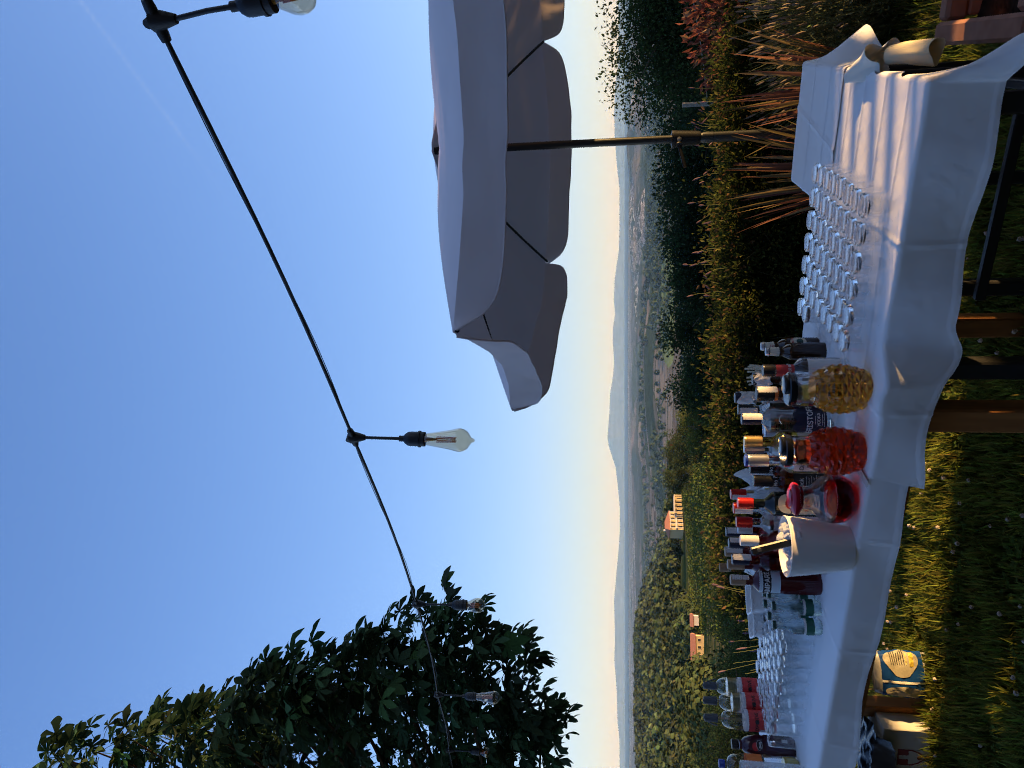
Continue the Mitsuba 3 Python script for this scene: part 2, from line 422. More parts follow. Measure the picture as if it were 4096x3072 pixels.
SHADED_LEAF, OLIVE, SUNLIT_LEAF = (0.024, 0.040, 0.018), (0.06, 0.075, 0.032), (0.085, 0.10, 0.03)  # darkest and lightest leaf colours have shade and sunlight put in
_r = R(21)
G1 = 'trees in the dark row beyond the hedge'
tree('tall_tree', 'tall dark leafy tree rising above the skyline behind the red-tipped shrub', 10.6, 19.8, 2.75, 3.4, _r, (0.035, 0.052, 0.02), 42000, 0.105, nlobe=70)
for q, (x, y, t, rad) in enumerate([(12.0, 27.5, .7, 3.1), (12.5, 31.6, .6, 3.2), (11.9, 34, .2, 3.2), (10.8, 36.4, 0, 3.3), (9.4, 38.9, -.5, 3.2), (8.3, 41.2, -.5, 3.3), (6.3, 41.5, -.8, 3.2), (4.7, 39.7, -.9, 2.8), (3.4, 43.9, -.9, 3.0), (1.6, 46, -1.6, 3.0), (-.1, 48, -1.9, 3.0)]):
    tree('dark_tree', 'dark green bushy tree, ' + ORD[q] + ' from the right in the shaded row beyond the hedge', x, y, t + .15, rad, _r, SHADED_LEAF, 11000, 0.19, G1, nlobe=34)
for q, (x, y, t, rad) in enumerate([(8.0, 20.5, -1.0, 2.2), (6.0, 22, -1.6, 2.3), (4.3, 23.5, -1.9, 2.2), (2.9, 24.5, -2.2, 2.2), (1.4, 25.5, -2.6, 2.1), (9.3, 26, -1.0, 2.4), (7.1, 29, -1.7, 2.4), (4.9, 31, -2.4, 2.4), (2.6, 32, -2.8, 2.4), (.6, 33, -3.4, 2.2), (-1.2, 36, -3.9, 2.3), (9.6, 22.5, -.6, 2.6), (5.4, 26.5, -1.7, 2.4), (3.4, 28, -2.3, 2.3)]):
    tree('dark_shrub', 'low dark shrub between the hedge and the dark trees, number ' + ('fourteen' if q > 12 else ORD[q]) + ' of its row', x, y, t, rad, _r, (0.022, 0.036, 0.017), 6500, 0.16, 'dark shrubs on the slope behind the hedge', cat='shrub')  # shrub leaf colour darkened to carry the shade of the slope
for q, (x, y, t, rad) in enumerate([(-1.4, 55, -2.1, 2.7), (-3.6, 60, -2.9, 2.9), (-5.6, 120, -7.2, 4.5), (-4.8, 80, -5.6, 3.0)]):
    tree('lit_tree', 'olive green tree catching the low sun left of the dark row, ' + ORD[q] + ' nearest', x, y, t, rad, _r, SUNLIT_LEAF, 9000, 0.22, 'sunlit trees beyond the hedge')
for q, (x, y, t, rad) in enumerate([(-15.3, 189, -9.8, 5.2), (-23.2, 229, -10.9, 5.6), (-33.3, 248, -12, 5.0), (-22, 215, -13.5, 4.0), (-29, 236, -14.5, 3.6), (-10.5, 165, -10.0, 4.8), (-12, 140, -11.2, 3.6)]):
    tree('slope_tree', ['tallest rounded tree', 'broad rounded tree', 'rounded tree at the head of the vineyard', 'small rounded tree', 'lowest rounded tree', 'rounded tree nearest the dark row', 'small low round tree'][q] + ' on the slope right of the villa', x, y, t, rad, _r, OLIVE, 5000, 0.42, 'rounded trees on the slope right of the villa', nlobe=30)
for q, (x, y, t, rad) in enumerate([(-47, 355, -19.5, 3.2), (-51, 365, -20.5, 2.4), (-80, 395, -24.5, 3.4), (-84, 392, -26, 3.0), (-60, 392, -23.5, 3.4), (-88, 380, -27.5, 2.6)]):
    tree('villa_tree', 'dark tree by the yellow villa, ' + ['right of the loggia', 'just right of the loggia', 'behind its left corner', 'left of its shaded front', 'behind the loggia', 'furthest left of it'][q], x, y, t, rad, _r, (0.035, 0.052, 0.022), 1600, 0.5, 'trees around the yellow villa', nlobe=16)
VAL = ['big dark crown at the left edge', 'lower dark crown beside the big one', 'behind the big dark crown at the edge', 'further behind the big dark crown', 'above the siphon bottles', 'further up above the siphon bottles', 'below the barn', 'below the farmhouse', 'right of the siphon bottles', 'above the tall glasses, far', 'just above the tall glasses', 'above the tubs', 'nearest above the lavender clump', 'close behind the tall glasses', 'close behind the tubs', 'left of the hedge end', 'near the left edge, close', 'just left of the hedge']
for q, (x, y, t, rad, c) in enumerate([(-14.7, 32.2, -1.5, 3.4, SHADED_LEAF), (-11.6, 29, -3.2, 2.4, SHADED_LEAF), (-22.2, 44.8, -2.8, 3.6, SHADED_LEAF), (-20.1, 51.2, -4.8, 3.2, (0.06, 0.08, .026)), (-14.7, 43.5, -4.6, 2.8, (0.055, 0.075, .026)), (-17.5, 57.4, -5.2, 3.2, SUNLIT_LEAF), (-17.8, 67.7, -7.2, 3.0, OLIVE), (-23, 97, -9.6, 3.8, OLIVE), (-12.6, 52, -6.2, 2.8, (0.06, 0.08, .028)), (-11, 64, -7.4, 2.8, SUNLIT_LEAF), (-9, 36, -5.6, 2.4, (0.06, 0.085, .03)), (-7.8, 44, -6.2, 2.4, OLIVE), (-6.6, 20, -3.6, 1.9, (0.06, 0.08, .028)), (-8.6, 24, -3.6, 2.2, OLIVE), (-5.4, 26, -4.6, 2.0, SUNLIT_LEAF), (-4.0, 31, -5.2, 2.0, OLIVE), (-10.5, 22, -2.9, 2.1, SHADED_LEAF), (-3.2, 38, -5.7, 2.2, (0.06, 0.08, .028))]):
    tree('valley_tree', ('dark' if c is SHADED_LEAF else 'sunlit' if c is SUNLIT_LEAF else 'olive' if c is OLIVE else 'green') + ' leafy valley tree behind the left table, ' + VAL[q], x, y, t, rad, _r, c, 16000 if y < 34 else 10000, 0.105 if y < 34 else .15, 'near trees in the wooded valley on the left', nlobe=34)

# the woods: one mass of crowns over the left hillside and along the plain
def woods(rng):
    out = []
    r = 62.0
    pts = []
    while r < 2350:
        s = 5.6 + r * 0.0062
        na = int(math.radians(27.5) * r / s)
        for k in range(na):
            a = -33.5 + 27.5 * (k + rng.uniform(-.4, 1.4)) / na
            rr = r + rng.uniform(-.7, .7) * s
            if a > -20 + 9 * min(rr, 900) / 900 + 4 * sstep(900, 2300, rr) and not (rr > 430 and a < -5.5): continue
            pts.append((a, rr, s))
        r += s * 0.95
    for a, rr, s in pts:
        x, y = rr * math.sin(math.radians(a)), rr * math.cos(math.radians(a))
        if abs(math.hypot(x + 93.5, y - 262)) < 13 or abs(math.hypot(x + 72, y - 378)) < 17: continue
        g = meshkit.noise(np.array([x / 55, y / 90, 0]), 31)
        if g > 0.80 and rr > 150: continue
        los = 1.43 - rr * (.108 if abs(a + 19.9) < 2.9 and rr < 262 else .087 if abs(a + 10.2) < 2.4 and rr < 372 else -9)
        if float(land(np.array(x), np.array(y))) + s * 1.15 > los: continue
        pts_c = (x, y, s, g)
        out.append(pts_c)
    for _ in range(3600):            # clumps and hedgerows of the plain
        a = rng.uniform(-30, 31); rr = 1500 + 4200 * rng.random() ** 1.3
        x, y = rr * math.sin(math.radians(a)), rr * math.cos(math.radians(a))
        if meshkit.fbm(np.array([x / 500, y / 500, 3.0]), 3, 12) < 0.50: continue
        out.append((x, y, 11 + rr * 0.003, rng.random() * .5))
    out = np.array(out)
    z = land(out[:, 0], out[:, 1])
    V, F, C = [], [], []
    n = 0
    for (x, y, s, g), zz in zip(out, z):
        rr = math.hypot(x, y)
        k = int(np.clip(1.3e7 / rr ** 2, 34, 1800))
        d = rand_dirs(rng, k, (0, 0, .5))
        rad = s * rng.uniform(.5, .78); hz = rad * rng.uniform(.8, 1.25)
        P = np.array([x, y, zz + hz * .55]) + d * np.array([rad, rad, hz]) * rng.uniform(.55, 1.0, (k, 1)) * (.72 + .56 * meshkit.noise(d * 2.6 + g * 50)[:, None])
        D = perp(rng, d); N = nrm3(d + rng.normal(0, .45, (k, 3)))
        N = nrm3(N - D * (N * D).sum(1, keepdims=True))
        L = rad * rng.uniform(.65, 1.25, k) * math.sqrt(25 / k)
        v, f = leaf_mesh(P - D * L[:, None] * .45, D, N, L, L * .8, -0.1)
        base = np.array((0.046, 0.062, 0.028)) * math.exp(rng.normal(0, .22)) * np.array([1 + .35 * (g - .4), 1, 1 - .1 * g])
        V.append(v); F.append(f + n); C.append(leaf_colors(rng, k, base, .22, .06)); n += len(v)
    return np.vstack(V), np.vstack(F), np.vstack(C)


_wv, _wf, _wc = woods(R(5))
single('woods', (_wv, _wf), 'm_leaf_matt', 'dense woods covering the hillside and dotting the plain', 'woods', kind='stuff', color=_wc)

# vineyard terraces between the hedge and the villa
def vineyard(rng):
    V, F, C = [], [], []; n = 0
    for j in range(26):
        y0 = 108 + j * 9.2
        for x in np.arange(-0.33 * y0, -0.05 * y0, 0.55):
            if meshkit.noise(np.array([x / 14, y0 / 9, 5.0]), 8) > .72: continue
            xx = x + rng.normal(0, .15); yy = y0 + 0.12 * x + 5 * math.sin(x / 17) + rng.normal(0, .15)
            z0 = float(land(np.array(xx), np.array(yy)))
            k = 9
            P = np.array([xx, yy, z0]) + rng.uniform(-1, 1, (k, 3)) * np.array([.5, .35, .6]) + np.array([0, 0, .9])
            D = rand_dirs(rng, k); N = perp(rng, D, .6)
            L = rng.uniform(.4, .8, k)
            v, f = leaf_mesh(P, D, N, L, L * .8, .1)
            V.append(v); F.append(f + n); n += len(v)
            C.append(leaf_colors(rng, k, (0.085, 0.11, 0.03), .25, .1))
    return np.vstack(V), np.vstack(F), np.vstack(C)


_wv, _wf, _wc = vineyard(R(6))
single('vines', (_wv, _wf), 'm_leaf_matt', 'terraced rows of vines on the slope below the yellow villa', 'vineyard', kind='stuff', color=_wc)

# ---------------------------------------------------------------- far buildings
solid('m_ochre', (0.52, 0.38, 0.19), 0.8, spec=.2)
solid('m_plaster', (0.55, 0.50, 0.44), 0.8, spec=.2)
solid('m_rooftile', (0.36, 0.15, 0.085), 0.8, spec=.2)
solid('m_darkopening', (0.03, 0.028, 0.025), 0.6)
solid('m_stone_trim', (0.5, 0.40, 0.26), 0.8, spec=.2)


def oriented(m, a, at):
    v, f = m
    c, s = math.cos(a), math.sin(a)
    v = np.asarray(v)
    return np.stack([v[:, 0] * c - v[:, 1] * s, v[:, 0] * s + v[:, 1] * c, v[:, 2]], 1) + np.array(at), f


def hip_roof(sx, sy, z, h, over=0.6, ridge=0.35):
    a, b = sx / 2 + over, sy / 2 + over
    r = a * ridge
    v = np.array([[-a, -b, z], [a, -b, z], [a, b, z], [-a, b, z], [-r, 0, z + h], [r, 0, z + h], [-a, -b, z - .25], [a, -b, z - .25], [a, b, z - .25], [-a, b, z - .25]])
    f = [[0, 1, 5], [0, 5, 4], [2, 3, 4], [2, 4, 5], [1, 2, 5], [3, 0, 4], [6, 8, 7], [6, 9, 8], [6, 7, 1], [6, 1, 0], [7, 8, 2], [7, 2, 1], [8, 9, 3], [8, 3, 2], [9, 6, 0], [9, 0, 3]]
    return v, np.array(f)


def window(root, x, z, w, h, face, a, at, half, m='m_darkopening'):
    """a window with a recessed dark pane and a trim frame on the face (0 front -y, 1 right +x)"""
    def place(bx):
        v, f = bx
        if face == 1:
            v = np.stack([-v[:, 1], v[:, 0], v[:, 2]], 1)
        return oriented((v, f), a, at)
    k = part(root, 'window', place(cat_mesh([cbox(w + .3, .16, .14, .02, (x, -half - .05, z - h / 2)), cbox(w + .3, .12, .14, .02, (x, -half - .03, z + h / 2)),
                                             cbox(.14, .12, h - .14, .02, (x - w / 2 - .07, -half - .03, z)), cbox(.14, .12, h - .14, .02, (x + w / 2 + .07, -half - .03, z))])), 'm_stone_trim')
    part(k, 'pane', place(cbox(w - .02, .05, h - .16, .01, (x, -half - .02, z))), m)


_A, _at = math.radians(43), (-73.5, 380.5, -30.6)
_h = thing('villa', 'yellow two-storey villa with hipped red tile roof on the slope', 'house')
part(_h, 'wall', oriented(cbox(10.5, 8.5, 7.0, .05, (0, 0, 3.5)), _A, _at), 'm_ochre')
_rf = part(_h, 'roof', oriented(hip_roof(10.5, 8.5, 7.0, 2.1), _A, _at), 'm_rooftile')
part(_rf, 'chimney', oriented(cbox(.8, .8, 1.6, .05, (-2.5, 1.2, 8.9)), _A, _at), 'm_plaster')
part(_h, 'portico', oriented(cat_mesh([cbox(10.3, .3, .35, .03, (0, -5.4, 3.3)), cbox(10.3, 1.4, .2, .03, (0, -4.9, 3.62)), cbox(10.3, .3, .3, .03, (0, -5.4, 6.5))] + [cbox(.35, .35, 2.95, .03, (x, -5.4, 1.6)) for x in (-4.9, -2.4, 0, 2.4, 4.9)] + [cbox(.3, .3, 2.6, .03, (x, -5.4, 5.0)) for x in (-4.9, -2.4, 0, 2.4, 4.9)]), _A, _at), 'm_plaster')
for x in (-3.6, -1.2, 1.2, 3.6):
    window(_h, x, 1.5, 1.5, 2.2, 0, _A, _at, 4.25); window(_h, x, 5.1, 1.4, 2.0, 0, _A, _at, 4.25)
for x in (-2.6, 0, 2.6):
    window(_h, x, 5.2, .9, 1.4, 1, _A, _at, 5.25)
window(_h, -1.4, 1.7, 1.0, 1.6, 1, _A, _at, 5.25)
_at2 = (-63.2, 381.5, -30.4)
_an = thing('villa_annex', 'low flat-roofed loggia with square pillars beside the yellow villa', 'building')
part(_an, 'wall', oriented(cbox(9.5, 3.5, 3.6, .05, (0, 1.8, 1.8)), math.radians(28), _at2), 'm_ochre')
part(_an, 'roof', oriented(cbox(10.2, 6.4, .5, .05, (0, .6, 3.85)), math.radians(28), _at2), 'm_stone_trim')
for x in (-4.6, -2.3, 0, 2.3, 4.6):
    part(_an, 'pillar', oriented(cbox(.55, .55, 3.6, .03, (x, -2.2, 1.8)), math.radians(28), _at2), 'm_ochre')
for x in (-3.2, -1.0, 1.2, 3.4):
    part(_an, 'doorway', oriented(cbox(1.2, .1, 2.6, .02, (x, -.02, 1.4)), math.radians(28), _at2), 'm_darkopening')

_A, _at = math.radians(14), (-97.3, 267.9, -28.8)
_b = thing('farmhouse', 'long farmhouse with a plain red roof among the trees of the valley', 'house')
part(_b, 'wall', oriented(cbox(11.0, 6.0, 3.4, .05, (0, 0, 1.7)), _A, _at), 'm_ochre')


def gable(sx, sy, z, h, over=.5):
    a, b = sx / 2 + over, sy / 2 + over
    v = np.array([[-a, -b, z], [a, -b, z], [a, 0, z + h], [-a, 0, z + h], [-a, b, z], [a, b, z], [-a, -b, z - .2], [a, -b, z - .2], [-a, b, z - .2], [a, b, z - .2]])
    return v, np.array([[0, 1, 2], [0, 2, 3], [3, 2, 5], [3, 5, 4], [6, 7, 1], [6, 1, 0], [4, 5, 9], [4, 9, 8], [0, 3, 4], [1, 5, 2], [6, 8, 9], [6, 9, 7]])


part(_b, 'roof', oriented(gable(11, 6, 3.4, 1.5), _A, _at), 'm_rooftile')
for x in (-4, -1.5, 1.5, 4):
    window(_b, x, 1.9, .9, 1.2, 0, _A, _at, 3.0)
_at = (-107.0, 266.5, -29.6)
_b = thing('barn', 'lower barn with a dull grey-red roof at the left end of the farmhouse', 'building')
part(_b, 'wall', oriented(cbox(8.0, 5.0, 2.6, .05, (0, 0, 1.3)), _A, _at), 'm_plaster')
part(_b, 'roof', oriented(gable(8, 5, 2.6, 1.2), _A, _at), 'm_rooftile')
_at = (-87.5, 272.0, -27.2)
_b = thing('shed', 'small red-roofed shed at the right end of the farmhouse', 'building')
part(_b, 'wall', oriented(cbox(3.6, 4.0, 2.2, .05, (0, 0, 1.1)), _A, _at), 'm_plaster')
part(_b, 'roof', oriented(gable(3.6, 4, 2.2, .9), _A, _at), 'm_rooftile')
_r = R(77); NH = 0
for x, y in [(-150, 640), (-340, 700), (-215, 900), (-390, 860), (-560, 1150)]:
    z = float(land(np.array(x * 1.0), np.array(y * 1.0))) + 2.5
    a = _r.uniform(0, 1.5)
    _b = thing('far_house', 'tiny pale house in the woods of the left hillside, ' + ORD[NH] + ' nearest', 'house', 'far houses in the woods'); NH += 1
    part(_b, 'wall', oriented(cbox(9, 7, 6, .05, (0, 0, 3)), a, (x, y, z)), 'm_plaster')
    part(_b, 'roof', oriented(gable(9, 7, 6, 1.8), a, (x, y, z)), 'm_rooftile')
# fence post and wire down the slope
_p = thing('fence_post', 'thin grey fence post standing beyond the hedge in front of the dark trees', 'post')
z0 = float(land(np.array(4.55), np.array(12.0)))
put(_p, tube([[4.55, 12.0, z0 - .1], [4.57, 12.0, 0.42]], [.045, .04], 8), 'm_darkgrey_wood' if False else 'm_greywood', smooth=40)
solid('m_greywood', (0.20, 0.18, 0.15), .85, spec=.2)
_w = [[4.56 + (8.2 - 4.56) * t, 12 - 1.0 * t, .02 + .95 * t - .5 * t * (1 - t)] for t in np.linspace(0, 1, 14)]
single('fence_wire', tube(_w, .008, 5), 'm_greywood', 'thin wire running from the grey fence post up to the right', 'wire')

# ================================================================ THE GARDEN BEHIND THE TABLES
def hedge_box(rng, x0, x1, y0, y1, z1, n, size, colors, weights, key, label, ragged=0.05, cat='hedge', group=None):
    root = thing(key, label, cat, group)
    nx, ny, nz = 40, 8, 12
    part(root, 'core', cbox(x1 - x0 - .16, y1 - y0 - .16, z1 - .08, .05, ((x0 + x1) / 2, (y0 + y1) / 2, (z1 - .1) / 2)), 'm_hedge_shade')
    # points on the front, top, back and ends
    A = np.array([(x1 - x0) * z1, (x1 - x0) * (y1 - y0), (x1 - x0) * z1 * .5, (y1 - y0) * z1, (y1 - y0) * z1])
    w = rng.choice(5, n, p=A / A.sum())
    u, t = rng.random(n), rng.random(n)
    X = x0 + u * (x1 - x0); Yf = y0 + u * (y1 - y0)
    P = np.zeros((n, 3)); O = np.zeros((n, 3))
    for k, (p, o) in enumerate([((X, y0 + 0 * u, t * z1), (0, -1, 0)), ((X, y0 + t * (y1 - y0), z1 + 0 * u), (0, 0, 1)), ((X, y1 + 0 * u, t * z1), (0, 1, 0)), ((x0 + 0 * u, Yf, t * z1), (-1, 0, 0)), ((x1 + 0 * u, Yf, t * z1), (1, 0, 0))]):
        m = w == k
        P[m] = np.stack(p, -1)[m]; O[m] = o
    q = meshkit.fbm(P * 4.5, 3, 3)
    P = P + O * ((q - .5) * .22 - rng.random(n) ** 1.6 * .13 + ragged * .5)[:, None]
    top = np.clip((P[:, 2] - z1 + .12) / .12, 0, 1)
    P[:, 2] += top * rng.exponential(ragged, n) * (q > .4)
    D = nrm3(O * .7 + rng.normal(0, .7, (n, 3)) + np.array([0, 0, .25]))
    N = perp(rng, D, .6)
    L = size * rng.uniform(.7, 1.35, n)
    v, f = leaf_mesh(P, D, N, L, L * .52, .15)
    ci = rng.choice(len(colors), n, p=weights)
    red = (rng.random(n) < .16 * top)
    base = np.asarray(colors)[ci]
    base[red] = np.array((0.17, 0.10, 0.05))
    col = np.repeat(np.clip(base * np.exp(rng.normal(0, .25, (n, 1))), .004, .8), 4, axis=0)
    part(root, 'foliage', (v, f), 'm_leaf', color=col)
    # bare twigs showing in the face
    ms = []
    for _ in range(int(60 * (x1 - x0))):
        x = rng.uniform(x0, x1); z = rng.uniform(.05, z1 * .7)
        a = np.array([x, y0 + .04, z]); e = a + np.array([rng.normal(0, .10), -rng.uniform(0, .05), rng.uniform(.08, .28)])
        ms.append(tube([a, (a + e) / 2 + rng.normal(0, .012, 3), e], [.004, .003, .0015], 4, False))
    part(root, 'twigs', cat_mesh(ms), 'm_twig', kind='stuff')
    return root


solid('m_hedge_shade', (0.012, 0.014, 0.007), .9, spec=.1)  # near-black block stands in for the shade inside the hedge
_r = R(31)
hedge_box(_r, -1.42, 2.25, 4.5, 5.25, .73, 70000, .032, [(0.05, 0.07, 0.02), (0.085, 0.10, 0.026), (0.035, 0.05, 0.017), (0.16, 0.155, 0.045)], [.42, .28, .22, .08], 'hedge', 'clipped evergreen hedge with golden lit top running behind the tables', .03)  # palest leaf colour in the mix carries golden sunlight
# grassy tufts and flower sprigs that poke out of the hedge top
def sprigs(rng, n, xr, yr, z0, hr, lean=.25):
    st, fl = [], []
    for _ in range(n):
        a = np.array([rng.uniform(*xr), rng.uniform(*yr), z0 + rng.normal(0, .02)])
        h = rng.uniform(*hr); l = rng.normal(0, lean, 2) * h
        e = a + np.array([l[0], l[1], h])
        m = (a + e) / 2 + np.array([l[0] * -.2, l[1] * -.2, .02])
        st.append(tube([a, m, e], [.0022, .0018, .0014], 4, False))
        d = nrm3(e - m)
        k = rng.uniform(.03, .06)
        fl.append(tube([e - d * .004, e + d * k * .3, e + d * k * .7, e + d * k], [.003, .0062, .0055, .001], 5))
    return cat_mesh(st), cat_mesh(fl)


solid('m_lavstem', (0.13, 0.145, 0.06), .8, spec=.2)
solid('m_lavflower', (0.20, 0.13, 0.17), .9, spec=.1)
solid('m_lavdry', (0.27, 0.21, 0.16), .9, spec=.1)


def lavender(rng, key, label, x, y, rad, h, n, base=0.02, spread=.75, flower='m_lavdry', group=None):
    root = thing(key, label, 'lavender', group)
    V, S, F, C = [], [], [], []
    for _ in range(n):
        az = rng.uniform(0, 2 * np.pi); q = rng.random() ** .6
        b = np.array([x + .35 * rad * q * math.cos(az), y + .35 * rad * q * math.sin(az), base])
        tilt = spread * q * rng.uniform(.6, 1.1)
        hh = h * rng.uniform(.7, 1.12)
        d = np.array([math.cos(az) * math.sin(tilt), math.sin(az) * math.sin(tilt), math.cos(tilt)])
        m = b + d * hh * .55 + rng.normal(0, .012, 3); e = b + d * hh * .97 + np.array([0, 0, .03 * hh]) + rng.normal(0, .015, 3)
        S.append(tube([b, m, e], [.003, .0024, .0016], 4, False))
        dd = nrm3(e - m); k = rng.uniform(.03, .065)
        if rng.random() < .45: F.append(tube([e - dd * .004, e + dd * k * .3, e + dd * k * .7, e + dd * k], [.003, .0058, .005, .001], 5))
        kk = 16
        t = rng.uniform(.08, .72, kk)[:, None]
        P = b + (m - b) * np.minimum(t / .55, 1) + (e - m) * np.maximum(t - .55, 0) / .42
        D = nrm3(d + rng.normal(0, .55, (kk, 3))); N = perp(rng, D, .3)
        L = rng.uniform(.03, .055, kk)
        V.append(leaf_mesh(P, D, N, L, L * .2, .1)); C.append(leaf_colors(rng, kk, (0.33, 0.35, 0.17), .22, .08))
    part(root, 'stems', cat_mesh(S), 'm_lavstem', kind='stuff')
    part(root, 'leaves', cat_mesh(V), 'm_leaf_soft', color=np.vstack(C), kind='stuff')
    part(root, 'flower_spikes', cat_mesh(F), flower, kind='stuff')
    return root


lavender(_r, 'lavender_bush', 'large sunlit lavender bush with faded flower spikes at the right of the tables', 2.12, 4.0, .8, .70, 1100, -.02, 0.85)
lavender(_r, 'lavender_bush', 'second lavender bush further back below the rustic fence rail', 2.75, 4.3, .6, .62, 250, -.02, .8)
lavender(_r, 'lavender_bush', 'small lavender clump with long pink-tipped stalks at the left end of the hedge', -1.42, 4.42, .34, .80, 34, 0, .5, 'm_lavflower')
_st, _fl = sprigs(_r, 26, (.5, 2.0), (4.55, 4.9), .80, (.06, .16))
_k = thing('flower_sprigs', 'thin pinkish flower spikes poking out of the hedge top', 'flower sprigs', kind='stuff')
part(_k, 'stems', _st, 'm_lavstem', kind='stuff'); part(_k, 'spikes', _fl, 'm_lavflower', kind='stuff')


# red-tipped shrub
def photinia(rng):
    root = thing('red_tipped_shrub', 'broad-leaved shrub with bright red young tips behind the right end of the hedge', 'shrub')
    n = 4200
    c = np.array([2.75, 5.15, .42]); rad = np.array([.85, .6, .56])
    d = rand_dirs(rng, n, (-.15, -.25, .25)); q = rng.uniform(.55, 1.0, (n, 1))
    P = c + d * rad * q * (0.85 + .35 * meshkit.noise(d * 4 + 9)[:, None])
    D = nrm3(d + rng.normal(0, .55, (n, 3)) + np.array([0, 0, .35])); N = perp(rng, D, .6)
    L = rng.uniform(.05, .085, n)
    v, f = leaf_mesh(P, D, N, L, L * .42, .18, .1)
    hi = np.clip((P[:, 2] - .42) / .45 + rng.normal(0, .22, n), 0, 1)
    red = hi > .62
    base = np.where(red[:, None], np.array((0.24, 0.085, 0.06)), np.array((0.06, 0.075, 0.022)))
    pale = rng.random(n) < .22  # pale leaves have sunlight put into their colour
    base = np.where(pale[:, None], np.array((0.28, 0.17, 0.10)), base)
    col = np.repeat(np.clip(base * np.exp(rng.normal(0, .3, (n, 1))), .004, .8), 4, axis=0)
    part(root, 'foliage', (v, f), 'm_leaf', color=col)
    ms = []
    for _ in range(40):
        e = c + rand_dirs(rng, 1, (0, -.2, .4))[0] * rad * .85
        b = np.array([c[0] + rng.normal(0, .1), c[1], 0])
        ms.append(tube([b, (b + e) / 2 + rng.normal(0, .05, 3), e], [.012, .008, .003], 5))
    part(root, 'branches', cat_mesh(ms), 'm_bark')


photinia(_r)

# rustic pole fence behind the lavender
mat('m_pole', {'type': 'twosided', 'b': {'type': 'diffuse', 'reflectance': tex(lambda p, n, uv: mix((0.16, 0.13, 0.10), (0.46, 0.39, 0.28), fbm(p.x * 30, p.y * 30, p.z * 6)))}})
_k = thing('pole_fence', 'rustic fence of round barked poles between the shrub and the lavender', 'fence')
_x = np.linspace(1.95, 4.2, 14)
part(_k, 'rail', tube(np.stack([_x, 4.62 + 0 * _x, .585 + .012 * np.sin(_x * 5) + .01 * (_x - 2)], 1), .032 + .004 * np.sin(_x * 9), 10), 'm_greywood', smooth=50)
part(_k, 'post', tube([[2.24, 4.66, -.1], [2.25, 4.67, .2], [2.235, 4.66, .56]], [.036, .034, .031], 10), 'm_pole', smooth=50)
part(_k, 'post', tube([[3.4, 4.66, -.1], [3.4, 4.66, .58]], [.036, .031], 10), 'm_pole', smooth=50)
part(_k, 'brace', tube([[2.27, 4.68, .1], [2.62, 4.70, .54]], [.026, .024], 9), 'm_pole', smooth=50)


# spiky reddish plants behind the right table
def blade(rng, b, az, tilt, L, w):
    t = np.linspace(0, 1, 8)
    ang = tilt * (0.55 + 0.8 * t ** 2)
    seg = L / 7
    o = np.array([math.cos(az), math.sin(az), 0]); s = np.array([-math.sin(az), math.cos(az), 0])
    p = [np.array(b, float)]
    for a in ang[1:]:
        p.append(p[-1] + seg * (o * math.sin(a) + np.array([0, 0, 1.0]) * math.cos(a)))
    p = np.array(p)
    tw = rng.normal(0, .5)
    ss = s * math.cos(tw) + o * math.sin(tw)
    nn = np.cross(ss, nrm3(np.gradient(p, axis=0)))
    ww = w * np.array([.7, .9, 1, 1, .9, .72, .42, .03])
    v = np.stack([p - ss * ww[:, None] + nn * ww[:, None] * .45, p, p + ss * ww[:, None] + nn * ww[:, None] * .45], 1).reshape(-1, 3)
    return v, grid_faces(8, 3)


mat('m_blade', {'type': 'principledthin', 'base_color': VC, 'roughness': .35, 'diff_trans': .35, 'eta': 1.45, 'spec_trans': 0.0})
for (x, y), n, lab in [((1.47, 3.72), 46, 'clump of sword-shaped bronze leaves behind the table, right of the parasol pole'), ((1.06, 3.78), 40, 'clump of sword-shaped bronze leaves behind the table, left of the parasol pole')]:
    root = thing('spiky_plant', lab, 'plant')
    for k in range(n):
        az = _r.uniform(0, 2 * np.pi); q = _r.random() ** .7
        L = _r.uniform(.6, .94)
        v, f = blade(_r, (x + .07 * math.cos(az), y + .07 * math.sin(az), .0), az, .06 + .30 * q, L, _r.uniform(.011, .018))
        base = np.array([(0.16, 0.075, 0.05), (0.11, 0.085, 0.04), (0.21, 0.15, 0.075), (0.13, 0.06, 0.05)][_r.integers(0, 4)])
        cc = np.tile(base * math.exp(_r.normal(0, .2)), (len(v), 1)); cc[::3] *= 1.6; cc[2::3] *= 1.6
        part(root, 'blade', (v, f), 'm_blade', color=np.clip(cc, 0, .8), smooth=True)

# terracotta planter in the near right corner
mat('m_terracotta', {'type': 'twosided', 'b': {'type': 'principled', 'roughness': .85, 'specular': .2, 'base_color': tex(lambda p, n, uv: mix((0.26, 0.115, 0.07), (0.42, 0.22, 0.15), fbm(p.x * 22, p.y * 22, p.z * 22, 4)))}})
mat('m_soil', {'type': 'twosided', 'b': {'type': 'diffuse', 'reflectance': tex(lambda p, n, uv: mix((0.012, 0.009, 0.007), (0.05, 0.035, 0.025), fbm(p.x * 60, p.y * 60, 0.0, 4)))}})
_k = thing('planter', 'square terracotta planter with dark soil at the right edge', 'planter')
_A, _at = math.radians(-24), (1.33, 2.32, 0)
def pl(m): return oriented(m, _A, _at)
_H, _W, _D = .34, .56, .62
part(_k, 'wall', pl(cat_mesh([cbox(.045, _D - .06, _H - .07, .006, (-_W / 2 + .035, 0, (_H - .07) / 2)), cbox(.045, _D - .06, _H - .07, .006, (_W / 2 - .035, 0, (_H - .07) / 2)),
                              cbox(_W - .165, .045, _H - .07, .006, (0, -_D / 2 + .055, (_H - .07) / 2)), cbox(_W - .165, .045, _H - .07, .006, (0, _D / 2 - .055, (_H - .07) / 2))])), 'm_terracotta', smooth=30)
